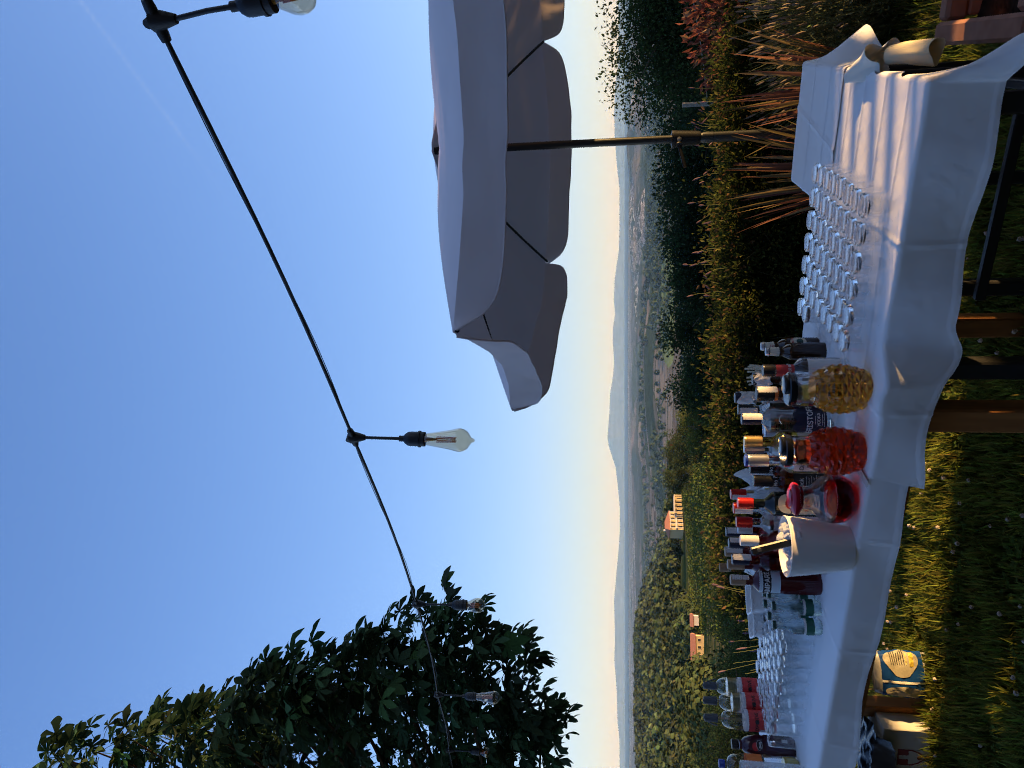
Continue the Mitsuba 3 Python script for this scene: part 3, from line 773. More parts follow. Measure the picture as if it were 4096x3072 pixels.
part(_k, 'rim', pl(cat_mesh([cbox(.075, _D, .075, .012, (-_W / 2 + .03, 0, _H - .0355)), cbox(.075, _D, .075, .012, (_W / 2 - .03, 0, _H - .0355)),
                             cbox(_W - .139, .07, .07, .012, (0, -_D / 2 + .04, _H - .036)), cbox(_W - .139, .07, .07, .012, (0, _D / 2 - .04, _H - .036))])), 'm_terracotta', smooth=30)
_x, _y = np.meshgrid(np.linspace(-_W / 2 + .06, _W / 2 - .06, 30), np.linspace(-_D / 2 + .07, _D / 2 - .07, 30), indexing='ij')
part(_k, 'soil', pl((np.stack([_x, _y, .22 + .03 * meshkit.fbm(np.stack([_x * 9, _y * 9, 0 * _x], -1), 3, 1)], -1).reshape(-1, 3), grid_faces(30, 30))), 'm_soil', smooth=True)
solid('m_pebble', (0.42, 0.36, 0.28), .8)
for px, py, s in [(-.05, -.02, .016), (-.02, -.05, .013), (.12, .1, .011)]:
    vv = np.asarray(_ico.vertices) * s * np.array([1.3, .9, .6]) * _r.uniform(.8, 1.15, (len(_ico.vertices), 1)) + np.array([px, py, .247])
    single('pebble', pl((vv, np.asarray(_ico.faces))), 'm_pebble', 'pale pebble on the dark soil of the terracotta planter, ' + ('largest' if s > .015 else 'middle one' if s > .012 else 'smallest'), 'stone', 'pebbles in the planter', smooth=True)
_k = thing('planter_plant', 'plant with long bright green leaves growing from the terracotta planter', 'plant')
part(_k, 'stem', pl(tube([[.10, .12, .22], [.09, .13, .38], [.06, .15, .5]], [.008, .006, .003], 6)), 'm_twig')
for k in range(14):
    az = _r.uniform(0, 6.28); b = np.array([.09, .13, _r.uniform(.3, .5)])
    v, f = blade(_r, b, az, _r.uniform(.5, 1.1), _r.uniform(.12, .2), _r.uniform(.014, .022))
    part(_k, 'leaf', pl((v, f)), 'm_leaf', color=leaf_colors(_r, 1, (.12, .20, .03), .15, .08, len(v)), smooth=True)

# ================================================================ THE TABLES AND CLOTHS (frame: s along the row to the right, n away from the camera)
_l = math.hypot(.9, .43)
ES, EN = np.array([.9, -.43, 0]) / _l, np.array([.43, .9, 0]) / _l
TABLE_ROT = math.atan2(-.43, .9)


def W(s, n, z):
    s, n, z = np.broadcast_arrays(np.asarray(s, float), np.asarray(n, float), np.asarray(z, float))
    return s[..., None] * ES + n[..., None] * EN + z[..., None] * np.array([0, 0, 1.0])


def tf(m, at=(0, 0, 0)):
    v, f = m
    v = np.asarray(v) + np.array(at)
    return W(v[:, 0], v[:, 1], v[:, 2]), f


def _woodtex(p, n, uv):
    g = fbm(p.x * 60, p.y * 60, p.z * 5, 3)
    return mix((0.20, 0.07, 0.018), (0.40, 0.17, 0.05), g)


mat('m_wood', {'type': 'twosided', 'b': {'type': 'principled', 'roughness': .5, 'specular': .4, 'base_color': tex(_woodtex)}})
solid('m_blackmetal', (0.018, 0.018, 0.02), .45)
_k = thing('wooden_table', 'long stained wooden table under the left white cloth', 'table')
_c = [(-3.02, 1.86), (-1.0, 1.86), (-3.02, 2.53), (-1.0, 2.53)]
for j in range(6):
    part(_k, 'plank', tf(cbox(2.26, .130, .03, .003, (-2.01, 1.869 + .1335 * j, .7305))), 'm_wood')
for s, n in [(-2.91, 1.87), (-.99, 1.87), (-2.88, 2.55), (-.99, 2.55)]:
    part(_k, 'leg', tf(cbox(.07, .07, .72, .006, (s, n, .355))), 'm_wood', smooth=20)
part(_k, 'apron', tf(cbox(1.84, .028, .10, .004, (-1.95, 1.855, .662))), 'm_wood')
part(_k, 'apron', tf(cbox(1.82, .028, .10, .004, (-1.935, 2.565, .662))), 'm_wood')
part(_k, 'apron', tf(cbox(.028, .60, .10, .004, (-.975, 2.21, .662))), 'm_wood')
part(_k, 'apron', tf(cbox(.028, .60, .10, .004, (-2.895, 2.21, .662))), 'm_wood')
_k = thing('metal_table', 'black metal framed table under the right white cloth', 'table')
part(_k, 'tabletop', tf(cbox(.76, .74, .03, .004, (-.53, 2.22, .734))), 'm_blackmetal')
for s, n in [(-.86, 1.90), (-.19, 1.90), (-.84, 2.52), (-.19, 2.55)]:
    part(_k, 'leg', tf(cbox(.05, .05, .72, .005, (s, n, .358))), 'm_blackmetal', smooth=20)
part(_k, 'rail', tf(cbox(.62, .03, .05, .004, (-.525, 1.90, .69))), 'm_blackmetal')
part(_k, 'rail', tf(cbox(.60, .03, .05, .004, (-.515, 2.53, .69))), 'm_blackmetal')
part(_k, 'rail', tf(cbox(.03, .63, .05, .004, (-.19, 2.21, .69))), 'm_blackmetal')
part(_k, 'stretcher', tf(cbox(.62, .025, .03, .003, (-.515, 2.35, .30))), 'm_blackmetal')
part(_k, 'stretcher', tf(cbox(.025, .63, .04, .003, (-.19, 2.21, .30))), 'm_blackmetal')
_k = thing('side_table', 'small black table extending the right table backwards', 'table')
part(_k, 'tabletop', tf(cbox(.40, .40, .03, .004, (-.335, 2.80, .736))), 'm_blackmetal')
for s, n in [(-.50, 2.64), (-.17, 2.64), (-.50, 2.96), (-.17, 2.96)]:
    part(_k, 'leg', tf(cbox(.04, .04, .72, .005, (s, n, .36))), 'm_blackmetal', smooth=20)

_cl = {'type': 'principled', 'base_color': rgb(0.80, 0.78, 0.75), 'roughness': .9, 'specular': .1, 'sheen': .15}
mat('m_cloth', {'type': 'twosided', 'b': {'type': 'bumpmap', 'scale': 1.0, 'n': tex(lambda p, n, uv: 0.00055 * noise(p.x * 420, p.y * 420, p.z * 420) + .0009 * noise(p.x * 90, p.y * 90, p.z * 60), 4e-4), 'b': _cl}})


def crease(x, x0, h=.0022, w=.006):
    return h * np.exp(-((x - x0) / w) ** 2)


def drape(a, b, rect, z, flare, relief, rnd=.012, wav=None, t_hem=None):
    """cloth whose flat point (a, b) lies on the table where it is inside rect and hangs over the edge outside it"""
    s0, s1, n0, n1 = rect
    n0 = n0(a) if callable(n0) else n0
    pa, pb = np.clip(a, s0, s1), np.clip(b, n0, n1)
    ea, eb = a - pa, b - pb
    d = np.hypot(ea, eb)
    ua, ub = ea / np.maximum(d, 1e-9), eb / np.maximum(d, 1e-9)
    q = rnd * np.pi / 2
    th = np.minimum(d / rnd, np.pi / 2)
    out = rnd * np.sin(th); dz = rnd * (1 - np.cos(th))
    rest = np.maximum(d - q, 0)
    fl = flare(a, b) if callable(flare) else flare
    corner = np.minimum(np.abs(ua), np.abs(ub)) * 1.3
    fl = np.clip(fl + corner * .16, -.3, .95)
    out = out + rest * np.sin(fl); dz = dz + rest * np.cos(fl)
    if wav is not None:
        out = out + wav(a, b, rest)
    # small creases, pressed fold lines and a hem on the hanging part
    hang = np.clip(rest / .03, 0, 1)
    out = out + hang * ((meshkit.fbm(np.stack([a * 13, b * 9, 0 * a], -1), 3, 71) - .5) * .009 + sum(crease(a, x0, .0035, .006) for x0 in (-.50, -.93, -1.35, -1.78, -2.2, -2.62)))
    out = out + .0022 * (t_hem < .014) * hang if t_hem is not None else out
    return W(pa + ua * out, pb + ub * out, z - dz + relief * np.exp(-(d / .05) ** 2))


def cloth(name, label, arange, brange, rect, z, flare, relief, na, nb, limit=None, wav=None, parent=None):
    u, t = np.meshgrid(np.linspace(0, 1, na), np.linspace(0, 1, nb), indexing='ij')
    a0, a1, b0, b1 = limit(u, t) if limit else (*arange, *brange)
    a = a0 + (a1 - a0) * u; b = b0 + (b1 - b0) * t
    a = a0 + (a1 - a0) * u
    p = drape(a, b, rect, z, flare, relief(a, b), wav=wav, t_hem=np.abs(b - b0) * np.ones_like(a))
    v, f = p.reshape(-1, 3), grid_faces(na, nb)
    return single(name, (v, f), 'm_cloth', label, 'tablecloth', smooth=True)


fb = lambda a, b, k, sd, o=3: meshkit.fbm(np.stack([a * k, b * k, 0 * a], -1), o, sd)


def rel_b(a, b):
    h = (fb(a, b, 7, 41) - .5) * .003 + (fb(a, b, 22, 42, 2) - .5) * .0012
    for x in (-1.35, -1.78, -2.2, -2.62):
        h = h + crease(a, x + .01 * np.sin(b * 9), .0022, .008)
    for y in (2.02, 2.33):
        h = h + crease(b, y + .008 * np.sin(a * 7), .002, .008)
    return h


def wav_b(a, b, rest):
    return rest * (.34 * (meshkit.noise(np.stack([a * 3.2, 0 * a + .5, 0 * a], -1), 7) - .5) + .05 * np.sin(a * 17 + 2 * np.sin(a * 5)))


cloth('tablecloth', 'white cloth on the left table carrying the tall glasses and most of the bottles', None, None, (-3.14, -.86, 1.793, 2.62), .7515, .05, rel_b, 380, 190,
      lambda u, t: (-3.26 + 0 * u, -.9 + 0 * u, 1.793 - .112 + .03 * u - .03 * meshkit.noise(np.stack([u * 9, 0 * u, 0 * u], -1), 5) - .05 * sstep(.0, .12, .12 - u), 2.62 + .10), wav_b)


def rel_a(a, b):
    h = .0008 + (fb(a, b, 8, 51) - .45) * .0035 + (fb(a, b, 26, 52, 2) - .5) * .0013
    for y in (1.93, 2.09, 2.26, 2.40):
        h = h + crease(b, y + .006 * np.sin(a * 8), .003, .007)
    for x in (-.50, -.93):
        h = h + crease(a, x + .008 * np.sin(b * 7), .003, .008)
    # ruck where the cloth is pulled up at the left corner
    h = h + .010 * np.exp(-(((a + .92) + .55 * (b - 1.80)) / .035) ** 2) * sstep(2.05, 1.8, b)
    return np.maximum(h, 0)


def wav_a(a, b, rest):
    w = .28 * (meshkit.noise(np.stack([a * 4.2, 0 * a + .5, b * 2], -1), 17) - .5) + .10 * np.sin(a * 17 + .6)
    return rest * w * 1.3


def lim_a(u, t):
    b1 = 2.60 + .10
    b0 = 1.770 + .066 * sstep(.27, .38, u) - .150 - .02 * u - .03 * sstep(.93, 1.0, u) + .03 * np.exp(-((u - .12) / .1) ** 2)
    b = b0 + (b1 - b0) * t
    e = .15 * (1 - sstep(1.82, 1.99, b)) + .022 + .018 * np.sin(b * 31) * sstep(1.9, 2.0, b)
    a0 = -1.13 + .04 * (b - 1.8) + .012 * np.sin(b * 11)
    return a0, -.133 + e, b0, b1


cloth('tablecloth', 'white cloth on the right table under the short glasses, its lower front corner blown outwards', None, None, (-2.0, -.133, lambda a: 1.770 + .066 * sstep(-.86, -.75, a), 2.60), .757, lambda a, b: .09 + .12 * sstep(-.35, -.10, a) * (b < 1.84) + .10 * (a > -.133), rel_a, 230, 230, lim_a, wav_a)


def rel_c(a, b):
    h = .001 + (fb(a, b, 8, 61) - .45) * .003
    for y in (2.62, 2.82):
        h = h + crease(b, y + .004 * np.sin(a * 8), .0028, .007)
    h = h + crease(a, -.33 + .15 * (b - 2.7), .0035, .009)
    return np.maximum(h, 0) + .002 * np.exp(-((b - 2.475) / .012) ** 2)


cloth('tablecloth', 'white cloth over the back extension of the right table, its side lifted by the wind', None, None, (-.545, -.131, 2.3, 3.02), .7605, lambda a, b: .12 + (a > -.131) * (.18 + .25 * np.sin((b - 2.45) * 5.2)), rel_c, 90, 110,
      lambda u, t: (-.545 - .10, -.131 + .17 - .10 * sstep(.25, .0, t), 2.465, 3.02 + .12), lambda a, b, r: r * .2 * np.sin(b * 14))


# two bunched napkins hanging over the right edge
def napkin(name, label, p0, p1, r0, r1, folds, amp, mkey, open_, seed, n=72, m=18):
    rng = R(seed)
    p0, p1 = np.array(p0), np.array(p1)
    ax = nrm3(p1 - p0); up = np.array([0, 0, 1.0]); sd = nrm3(np.cross(ax, up)); uu = np.cross(sd, ax)
    a = np.linspace(0, open_ * 2 * np.pi, n); t = np.linspace(0, 1, m)
    A, Tt = np.meshgrid(a, t, indexing='ij')
    r = (r0 + (r1 - r0) * Tt) * (1 + amp * (.3 + Tt) * np.sin(folds * A + 1.3 + Tt * .8)) * (1 + .22 * (meshkit.noise(np.stack([np.cos(A) * 2, np.sin(A) * 2, Tt * 3], -1), seed) - .5))
    end = .04 * np.linalg.norm(p1 - p0) * np.sin(A * 2 + .5)
    p = p0 + ax * ((np.linalg.norm(p1 - p0) + end) * Tt)[..., None] + sd * (r * np.cos(A))[..., None] * 1.05 + uu * (r * np.sin(A) * .85)[..., None]
    return single(name, (p.reshape(-1, 3), grid_faces(n, m)), mkey, label, 'napkin', smooth=True)


solid('m_napkin', (0.74, 0.69, 0.58), .95, spec=.1)
solid('m_napkin_cream', (0.70, 0.60, 0.38), .95, spec=.1)
napkin('napkin', 'white folded napkin bunched over the right edge of the table', (.89, 2.20, .778), (.872, 2.035, .735), .014, .042, 3, .30, 'm_napkin', .93, 3)
napkin('napkin', 'cream rolled napkin hanging at the right edge, below the white one', (.875, 2.03, .722), (.822, 1.905, .655), .022, .028, 2, .10, 'm_napkin_cream', .97, 4)
# torn strip, clip and tape
_u, _t = np.meshgrid(np.linspace(0, 1, 10), np.linspace(0, 1, 14), indexing='ij')
_v = W(-2.80 + .055 * _u, 1.765 - .012 * np.minimum(_t / .2, 1) , .757 - .065 * np.maximum(_t - .15, 0))
single('cloth_clip', tf(cat_mesh([cbox(.014, .004, .032, .001, (-2.765, 1.738, .722)), cbox(.05, .004, .004, .001, (-2.77, 1.739, .707)), cbox(.004, .02, .03, .001, (-2.765, 1.752, .738))])), 'm_steel', 'small steel clip on the cloth edge at the far left', 'clip')
solid('m_steel', (0.6, 0.6, 0.6), .3, 1.0)
solid('m_tape', (0.62, 0.58, 0.5), .5)
single('tape_strip', tf(cbox(.022, .12, .0006, .0002, (-1.155, 1.83, .7562))), 'm_tape', 'strip of clear tape on the cloth below the red pitcher', 'tape')

# ================================================================ PARASOL
mat('m_canvas', {'type': 'principledthin', 'base_color': tex(lambda p, n, uv: mix((0.60, 0.51, 0.49), (0.66, 0.57, 0.54), fbm(p.x * 3, p.y * 3, p.z * 3))), 'roughness': .9, 'diff_trans': .30, 'eta': 1.3, 'spec_trans': 0.0})
solid('m_blackplastic', (0.012, 0.013, 0.015), .35)
solid('m_polepaint', (0.028, 0.03, 0.03), .3, spec=.6)
_u = thing('parasol', 'large taupe parasol with drooping valance and dark pole behind the right table', 'parasol')
AP = np.array([1.34, 4.0, 2.45])
TIPS = np.array([[.187, 2.53, 2.03], [-.13, 3.91, 2.03], [.99, 5.77, 2.03], [2.65, 5.5, 2.03], [2.83, 4.08, 2.03], [1.69, 2.23, 2.03]])
_r = R(41)
for i in range(6):
    P, Q = TIPS[i], TIPS[(i + 1) % 6]
    u, t = np.meshgrid(np.linspace(0, 1, 36), np.linspace(0.05, 1, 26), indexing='ij')
    e = P + (Q - P) * u[..., None]
    inw = AP * [1, 1, 0] + e * [0, 0, 1] - e
    e = e + inw * (.045 * np.sin(np.pi * u))[..., None]
    p = AP + (e - AP) * t[..., None]
    p[..., 2] += -.055 * np.sin(np.pi * u) * t ** 1.5 + (meshkit.fbm(np.stack([u * 5 + i * 3, t * 5, 0 * u], -1), 3, 4) - .5) * .014 * np.sin(np.pi * u) + (meshkit.noise(np.stack([u * 16 + i * 3, t * 3, 0 * u], -1), 14) - .5) * .007 * t * np.sin(np.pi * u) + .10 * np.sin(np.pi * t) * .35
    part(_u, 'panel', (p.reshape(-1, 3), grid_faces(36, 26)), 'm_canvas', smooth=True)
    edge = p[:, -1]
    uu, w = np.meshgrid(np.linspace(0, 1, 60), np.linspace(0, 1, 12), indexing='ij')
    k = np.linspace(0, 1, 36)
    ed = np.stack([np.interp(uu, k, edge[:, c]) for c in range(3)], -1)
    ln = np.linalg.norm(Q - P)
    endd = np.minimum(uu, 1 - uu) * ln
    drop = .165 * np.clip(1 - np.exp(-endd / .055), .12, 1) * (1 + .05 * np.sin(uu * 9 + i))
    out = -nrm3(inw[0, 0] * [1, 1, 0])
    rip = (meshkit.noise(np.stack([uu * ln * 4, w * .8, 0 * w + i], -1), 6) - .5) * .045 * w + .012 * np.sin(uu * ln * 26 + i) * w * np.exp(-endd / .25) + (meshkit.fbm(np.stack([uu * ln * 11, w * 2.5, 0 * w + i * 7], -1), 3, 16) - .5) * .022 * w * (1 - .6 * w)
    v = ed + np.array([0, 0, -1.0]) * (drop * w)[..., None] + out * (rip + .018 * w)[..., None]
    part(_u, 'valance', (v.reshape(-1, 3), grid_faces(60, 12)), 'm_canvas', smooth=True)
    hem = v[:, -1]
    part(_u, 'hem', tube(hem, .004, 5), 'm_canvas', smooth=True)
    a = AP + (P - AP) * .03 + [0, 0, -.02]
    rib = [AP + (P - AP) * q + [0, 0, -.018 + .10 * math.sin(math.pi * q) * .35] for q in np.linspace(.03, .995, 9)]
    part(_u, 'rib', tube(rib, .0095, 6), 'm_blackplastic', smooth=True)
    mid = AP + (P - AP) * .46 + np.array([0, 0, .005])
    part(_u, 'strut', tube([AP * [1, 1, 0] + [0, 0, 2.17], mid], .008, 6), 'm_blackplastic', smooth=True)
# vent cap on top
a = np.arange(7) * np.pi / 3 + .4
rr, th = np.meshgrid(np.linspace(0, 1, 8), np.linspace(0, 2 * np.pi, 37), indexing='ij')
v = np.stack([AP[0] + .30 * rr * np.cos(th), AP[1] + .30 * rr * np.sin(th), 2.487 - .075 * rr ** 1.3 + .014 * rr * np.sin(6 * th)], -1)
part(_u, 'vent_cap', (v.reshape(-1, 3), grid_faces(8, 37)), 'm_canvas', smooth=True)
part(_u, 'finial', lathe([(0, 2.475), (.02, 2.475), (.02, 2.492), (.012, 2.50), (0, 2.502)], 14, (AP[0], AP[1], 0)), 'm_blackplastic', smooth=50)
part(_u, 'pole', lathe([(0, 1.09), (.0215, 1.09), (.0215, 2.475), (0, 2.475)], 20, (AP[0], AP[1], 0)), 'm_polepaint', smooth=40)
part(_u, 'pole', lathe([(0, .04), (.027, .04), (.027, .93), (.029, .932), (.029, .985), (.025, .99), (.025, 1.02), (0, 1.02)], 20, (AP[0], AP[1], 0)), 'm_polepaint', label='wider olive-black lower pole', smooth=40)
_h = part(_u, 'crank_housing', lathe([(0, 1.0), (.034, 1.0), (.037, 1.02), (.043, 1.12), (.046, 1.135), (.046, 1.15), (.03, 1.155), (0, 1.155)], 22, (AP[0], AP[1], 0)), 'm_blackplastic', smooth=40)
part(_h, 'handle', cat_mesh([tube([[1.30, 3.955, 1.115], [1.285, 3.94, 1.115]], .016, 10), tube([[1.285, 3.945, 1.115], [1.22, 3.94, 1.10], [1.165, 3.94, 1.085]], .010, 8)]), 'm_blackplastic', smooth=50)
part(_h, 'knob', lathe([(0, 0), (.012, 0), (.012, .012), (0, .014)], 12), 'm_steel', to_world=T().translate([1.318, 3.95, 1.115]).rotate([1, 0, 0], 90))
part(_u, 'runner', lathe([(0, 2.12), (.032, 2.12), (.036, 2.14), (.05, 2.16), (.05, 2.185), (.03, 2.2), (0, 2.2)], 18, (AP[0], AP[1], 0)), 'm_blackplastic', smooth=40)
part(_u, 'base', lathe([(0, 0), (.24, 0), (.24, .05), (.06, .08), (.05, .30), (0, .30)], 28, (AP[0], AP[1], 0)), 'm_polepaint', smooth=40)

# ================================================================ STRING OF LIGHTS
mat('m_bulbglass', {'type': 'thindielectric', 'int_ior': 1.5, 'specular_transmittance': rgb(0.80, 0.71, 0.57)})
solid('m_filament', (0.75, 0.22, 0.05), .6)
solid('m_brass', (0.55, 0.42, 0.2), .35, 1.0)
solid('m_rubber', (0.010, 0.011, 0.013), .5)
CONN = np.array([[.574, 1.033, 2.154], [-.144, 1.844, 2.143], [-.855, 2.693, 2.212], [-1.585, 3.552, 2.352], [-2.329, 4.439, 2.507]])
ENDS = np.array([[1.25, .28, 2.24], [-3.3, 5.6, 2.74]])
_c = thing('light_cable', 'black cable of the string lights running across the sky into the tree', 'cable')
ps = [ENDS[0], *CONN, ENDS[1]]
pts = []
for a, b in zip(ps[:-1], ps[1:]):
    for q in np.linspace(0, 1, 12, endpoint=False):
        pts.append(a + (b - a) * q - np.array([0, 0, .012 * math.sin(math.pi * q)]))
pts.append(ps[-1])
part(_c, 'cord', tube(pts, .0042, 8), 'm_rubber', smooth=True)
pts = np.array(pts)
k = np.arange(len(pts))
off = np.stack([.004 * np.sin(k * .55), .004 * np.cos(k * .55), .009 * np.sin(k * .52 + .6)], 1)
part(_c, 'support_wire', tube(pts + off, .0011, 5), 'm_steelwire' if False else 'm_rubber', smooth=True)


def bulb_globe(s=1.0):
    pr = [(.0125, 0), (.014, -.006), (.019, -.016), (.0262, -.030), (.0285, -.040), (.0272, -.052), (.021, -.062), (.011, -.0675), (0, -.069)]
    return lathe([(r * s, z * s) for r, z in pr[::-1]], 36)


def bulb_edison():
    pr = [(.0145, 0), (.0165, -.010), (.022, -.045), (.0275, -.075), (.031, -.088), (.0315, -.096), (.029, -.106), (.022, -.116), (.012, -.123), (.0065, -.127), (.004, -.134), (0, -.136)]
    return lathe(pr[::-1], 36)


WHICH = ['nearest bulb, round, at the upper right of the sky', 'second bulb along, pear-shaped, alone against the sky', 'third bulb along, round, at the tip of the tree branch', 'fourth bulb along, pear-shaped, among the tree leaves', 'fifth bulb along, small and round, deepest in the tree']
for i, c in enumerate(CONN):
    ed = i in (1, 3)
    t = thing('light_bulb_pendant', 'black socket with clear ' + ('pear-shaped' if ed else 'round') + ' filament bulb, ' + WHICH[i].split(' bulb')[0] + ' along the string lights', 'string light', 'bulbs of the string lights')
    d = nrm3(ps[i + 2] - ps[i]); s = nrm3(np.cross(d, [0, 0, 1.0]))
    part(t, 'connector', cat_mesh([tube([c - d * .032, c - d * .02, c + d * .02, c + d * .032], [.008, .0095, .0095, .008], 10), tube([c + [0, 0, .006], c + [0, 0, -.012], c + [0, 0, -.034]], [.017, .014, .0075], 10), tube([c + s * .012 + [0, 0, .01], c - s * .012 + [0, 0, .01]], .008, 8)]), 'm_rubber', smooth=50)
    sw = np.array([[.010, -.004], [-.002, .003], [.003, 0], [0, .004], [.002, 0]][i])
    e = c + np.array([sw[0], sw[1], -.135])
    part(t, 'drop_wire', tube([c + [0, 0, -.03], (c + e) / 2 + [sw[0] * .2, sw[1] * .2, -.02], e], .0042, 8), 'm_rubber', smooth=True)
    ax = nrm3(e - c)
    M = T().translate(e.tolist()) @ T(np.vstack([np.hstack([np.stack([nrm3(np.cross([0, 1.0, 0], -ax)), np.cross(-ax, nrm3(np.cross([0, 1.0, 0], -ax))), -ax], 1), [[0], [0], [0]]]), [0, 0, 0, 1]]))
    part(t, 'socket', lathe([(0, .006), (.008, .006), (.008, -.006), (.013, -.010), (.0185, -.018), (.0195, -.026), (.0195, -.046), (.0222, -.047), (.0222, -.052), (.0195, -.053), (.0195, -.064), (0, -.064)][::-1], 28), 'm_rubber', smooth=40, to_world=M)
    Mb = M @ T().translate([0, 0, -.063])
    gk = part(t, 'bulb', bulb_edison() if ed else bulb_globe(), 'm_bulbglass', smooth=True, to_world=Mb)
    h = .085 if ed else .05
    fs = []
    for q in range(4):
        a = q * 1.57 + .5
        x, y = .0075 * math.cos(a), .0075 * math.sin(a)
        fs.append(tube([[x, y, -.014 if not ed else -.032], [x * .8, y * .8, -h]], .0016, 6))
    part(gk, 'filaments', cat_mesh(fs), 'm_filament', to_world=Mb)
    part(gk, 'stem', cat_mesh([lathe([(0, 0), (.0085, 0), (.006, -.008), (.002, -.016 if not ed else -.034), (0, -.018 if not ed else -.036)][::-1], 12), tube([[0, 0, -.01], [0, 0, -h + .003]], .0006, 4)]), 'm_brass', smooth=40, to_world=Mb)

# ================================================================ CHESTNUT TREE ON THE LEFT
BLOBS = [[-1.72, 4.403, 2.408, .30], [-1.55, 4.501, 2.43, .26], [-1.959, 4.725, 2.289, .36], [-1.662, 4.36, 2.696, .28], [-1.888, 4.535, 2.873, .34], [-2.057, 4.394, 3.137, .36], [-1.78, 4.22, 2.95, .26], [-2.493, 5.063, 2.727, .45], [-1.825, 4.178, 3.232, .26], [-1.90, 4.049, 3.411, .28], [-1.80, 3.963, 3.311, .20], [-1.83, 3.931, 3.526, .22], [-2.375, 4.435, 3.535, .40], [-2.062, 3.991, 3.796, .26], [-1.98, 3.79, 3.791, .18], [-2.095, 3.845, 4.091, .20], [-2.05, 3.73, 4.185, .15], [-2.06, 3.608, 4.323, .16], [-2.04, 3.488, 4.45, .14], [-2.3, 4.955, 2.12, .30], [-2.494, 4.98, 1.98, .30], [-2.661, 5.003, 3.126, .45], [-2.694, 5.31, 2.431, .40], [-1.95, 4.837, 2.213, .26], [-2.494, 4.757, 3.413, .42], [-1.60, 4.338, 2.84, .18], [-2.2, 4.3, 3.85, .3], [-2.35, 4.9, 2.45, .4], [-2.3, 4.2, 4.2, .28], [-2.9, 5.0, 3.7, .5], [-3.0, 5.4, 2.8, .5], [-3.1, 4.6, 4.2, .45], [-2.75, 5.2, 2.1, .3], [-2.15, 4.7, 2.65, .38]]
_r = R(52)
_t = thing('chestnut_tree', 'horse chestnut tree with big hand-shaped dark leaves reaching in from the left', 'tree')
TR = np.array([-4.6, 6.0, 0.0])
part(_t, 'trunk', tube([TR + [0, 0, -.2], TR + [.05, -.03, 1.2], TR + [.1, 0, 2.6], TR + [.2, -.1, 4.2], TR + [.3, -.2, 5.6]], [.24, .19, .16, .11, .05], 12), 'm_bark', smooth=True)
HUBS, DIRS = [], []
for bx in BLOBS:
    c, rad = np.array(bx[:3]), bx[3]
    st = TR + [.12, -.05, 1.9 + .35 * (c[2] - 1.9)]
    m1 = st + (c - st) * .5 + np.array([0, 0, .12])
    path = [st, st + (m1 - st) * .5 + _r.normal(0, .04, 3), m1, m1 + (c - m1) * .6 + _r.normal(0, .03, 3), c]
    part(_t, 'branch', tube(path, [.045, .032, .02, .011, .004], 7), 'm_twigbark', smooth=True)
    n = int(34 * (rad / .3) ** 1.7) + 7
    d = rand_dirs(_r, n, (.12, -.18, .15))
    HUBS.append(c + d * rad * _r.uniform(.45, 1.08, (n, 1)))
    DIRS.append(d)
mat('m_twigbark', {'type': 'twosided', 'b': {'type': 'diffuse', 'reflectance': rgb(0.075, 0.05, 0.03)}})
HUBS, DIRS = np.vstack(HUBS), np.vstack(DIRS)


def palmate(rng, hub, d, size):
    """a hand-shaped leaf: 5 to 7 toothed, drooping leaflets on a stalk"""
    out = nrm3(d * np.array([1, 1, .5]) + np.array([0, 0, -.15]))
    nrm = nrm3(np.array([0, 0, 1.0]) + rng.normal(0, .35, 3) - out * .3)
    nrm = nrm3(nrm - out * (nrm @ out)); sd = np.cross(nrm, out)
    k = int(rng.integers(5, 8))
    V, F, n0 = [], [], 0
    ts = np.array([0, .22, .45, .66, .82, .92, 1.0]); wd = np.array([.018, .075, .15, .20, .155, .075, 0.0])
    for j in range(k):
        a = (j - (k - 1) / 2) * (2.05 / ((k - 1) / 2)) * rng.uniform(.92, 1.08)
        L = size * (1 - .42 * abs(a) / 2.05) * rng.uniform(.85, 1.1)
        dd = out * math.cos(a) + sd * math.sin(a)
        ss = np.cross(nrm, dd)
        droop = rng.uniform(.25, .75)
        ang = droop * ts
        mid = hub + dd * (L * ts * np.cos(ang * .6))[:, None] - nrm * (L * ts * np.sin(ang) * .75)[:, None]
        w = L * wd * rng.uniform(.85, 1.15)
        tooth = 1 + np.array([0, .1, -.06, .1, -.05, .12, 0])
        up = nrm * (w * .32)[:, None]
        l = mid - ss * (w * tooth)[:, None] + up; r_ = mid + ss * (w * tooth)[:, None] + up
        v = np.stack([l, mid, r_], 1).reshape(-1, 3)
        V.append(v); F.append(grid_faces(7, 3) + n0); n0 += len(v)
    st = tube([hub - d * size * .9 + np.array([0, 0, -.01]), hub - d * size * .4, hub], [.0022, .0018, .0016], 4, False)
    V.append(st[0]); F.append(st[1] + n0)
    return np.vstack(V), np.vstack(F)


def chest_col(rng, m):
    return np.tile(np.array((0.044, 0.074, 0.034)) * np.exp(rng.normal(0, .28)) * (1 + rng.normal(0, .1, 3)), (m, 1)).clip(.003, .5)


